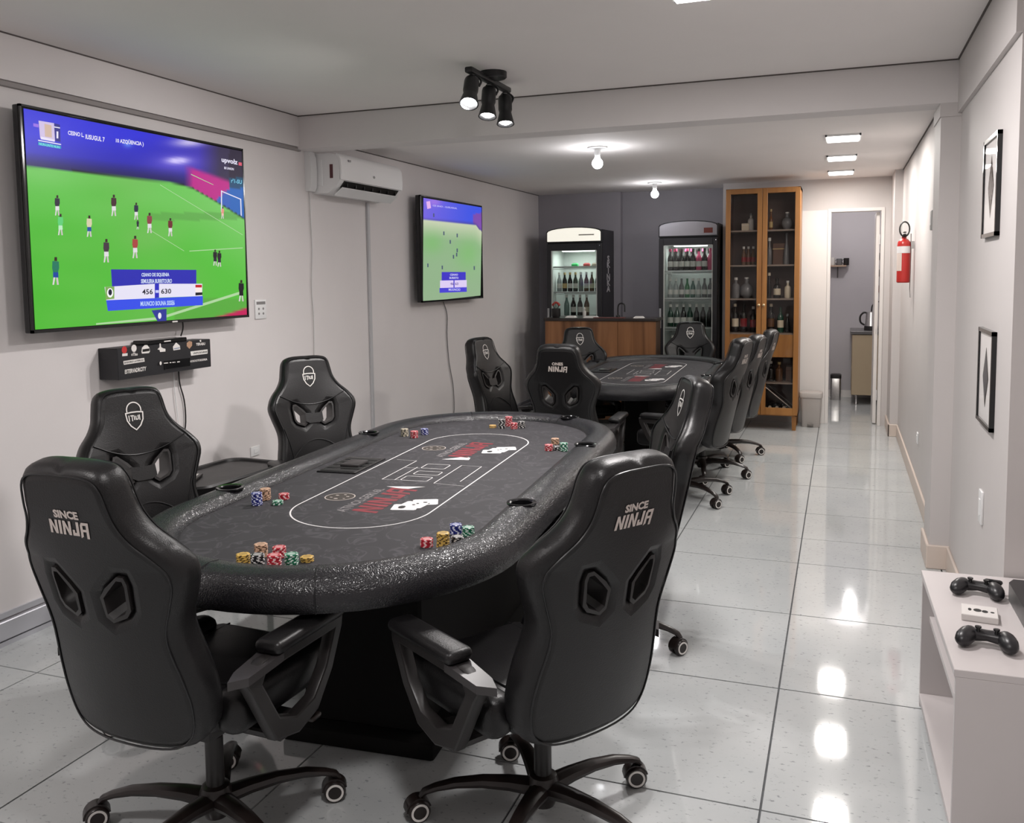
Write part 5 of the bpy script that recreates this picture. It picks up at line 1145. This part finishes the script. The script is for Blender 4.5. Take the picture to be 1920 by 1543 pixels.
ctrl_m = mat('controller_black', (.014, .013, .015), .35, bump=.03, bscale=400)
def controller(label, x, y, z, rot, tab):
    t = thing('game_controller', label, 'game controller', (x, y, z), rad(rot), 'game controllers on the white console')
    # body: lofted along x between the two grips
    rs = []
    for u, cy_, ry, cz, rz in ((-.052, .0, .012, .026, .010), (-.047, 0, .022, .026, .017), (-.03, .006, .024, .027, .019), (0, .010, .022, .027, .016), (.03, .006, .024, .027, .019), (.047, 0, .022, .026, .017), (.052, 0, .012, .026, .010)):
        rs.append([Vector((u, cy_+ry*math.cos(k*PI/7), cz+rz*math.sin(k*PI/7))) for k in range(14)])
    B().rings(rs).build('body', ctrl_m, t, smooth=60)
    for s_ in (-1, 1):
        rs = []
        for v, cx_, r, cz in ((.024, .046, .012, .029), (.018, .047, .020, .029), (0, .050, .026, .0275), (-.025, .056, .0265, .026), (-.045, .060, .023, .0235), (-.058, .062, .015, .021), (-.063, .062, .004, .020)):
            rs.append([Vector((s_*cx_+r*math.cos(k*PI/7), v, cz+r*.9*math.sin(k*PI/7))) for k in range(14)])
        B().rings(rs).build('grip', ctrl_m, t, smooth=60)
        B().box(s_*.036-.011, s_*.036+.011, .022, .034, .022, .038, .004, 2).build('trigger', blackg_m, t)
        B().lathe([(.006, 0), (.005, .010), (.009, .012), (.009, .016), (0, .017)], 12, (s_*.024, -.004, .040)).build('thumb_stick', blackg_m, t)
    if tab: B().box(.014, .072, .020, .042, .034, .050, .008, 2).build('clip_on_pad', blackg_m, t)
    return t
p1, p2 = on(1828, 1105, 2, .53), on(1851, 1198, 2, .53)
controller('black game controller at the far end of the white console, partly under a clip', .452, 3.345, CHT, -12, True)
controller('black game controller at the near end of the white console', .418, 2.885, CHT, -10, False)
cbx = thing('cable_box', 'small flat white box with dark marks between the two controllers', 'box', (.428, 3.12, CHT), rad(-6)); B().box(-.052, .052, -.05, .05, 0, .022, .002, 1).build('carton', mat('carton_white', (.66, .63, .61), .5), cbx)
for x, y, rx, ry in ((-.028, .0, .005, .012), (-.006, .0, .012, .014), (.015, -.004, .009, .012), (.036, -.004, .006, .006)): B().prism(ell(x, y, rx, ry, 10), lambda u, v, d: (u, v, .0221+d), 0, .0006).build('printed_mark', blk_inside, cbx)
gc = thing('game_console', 'black game console box on the white console beside the controllers', 'game console', (.645, 3.20, CHT))
B().rings([[Vector((x, y, z)) for x, y in ((-.10, -.16), (.12, -.16), (.12, .16), (-.085, .16), (-.105, .12))] for z in (0.0, .004, .055, .06)]).build('housing', ctrl_m, gc); B().box(-.09, .11, -.1615, -.1595, .026, .032).build('front_slot', blackg_m, gc)

# ------------------------------------------------------------------ small black side table between the wall chairs
sd = thing('side_table', 'low black side table with a rounded rim between the two wall-side chairs', 'side table', (-3.0, 3.73, 0), rad(-4))
def rr2(hx, hy, r, z): return rrect(hx, hy, r, z, 5)
B().rings([rr2(.19, .33, .09, .575), rr2(.20, .34, .095, .585), rr2(.20, .34, .095, .625), rr2(.19, .33, .09, .635), rr2(.175, .315, .08, .632), rr2(.172, .312, .08, .622)]).build('top', leather_m, sd)
B().rings([rr2(.16, .29, .07, .50), rr2(.17, .30, .075, .51), rr2(.17, .30, .075, .565), rr2(.16, .29, .07, .575)]).build('under_tray', leather_m, sd)
for x in (-.12, .12):
    for y in (-.22, .22): B().cyl((x, y, 0), (x, y, .51), .018, seg=12).build('leg', black_m, sd)
rm = thing('remote_control', 'slim remote with a pale edge lying on the low black side table', 'remote', (-3.03, 3.60, .623), rad(25)); B().box(-.016, .016, -.07, .07, 0, .012, .004, 2).build('housing', black_m, rm); B().box(-.012, .0, -.06, .05, .0119, .0135).build('pale_strip', bmat('white'), rm)
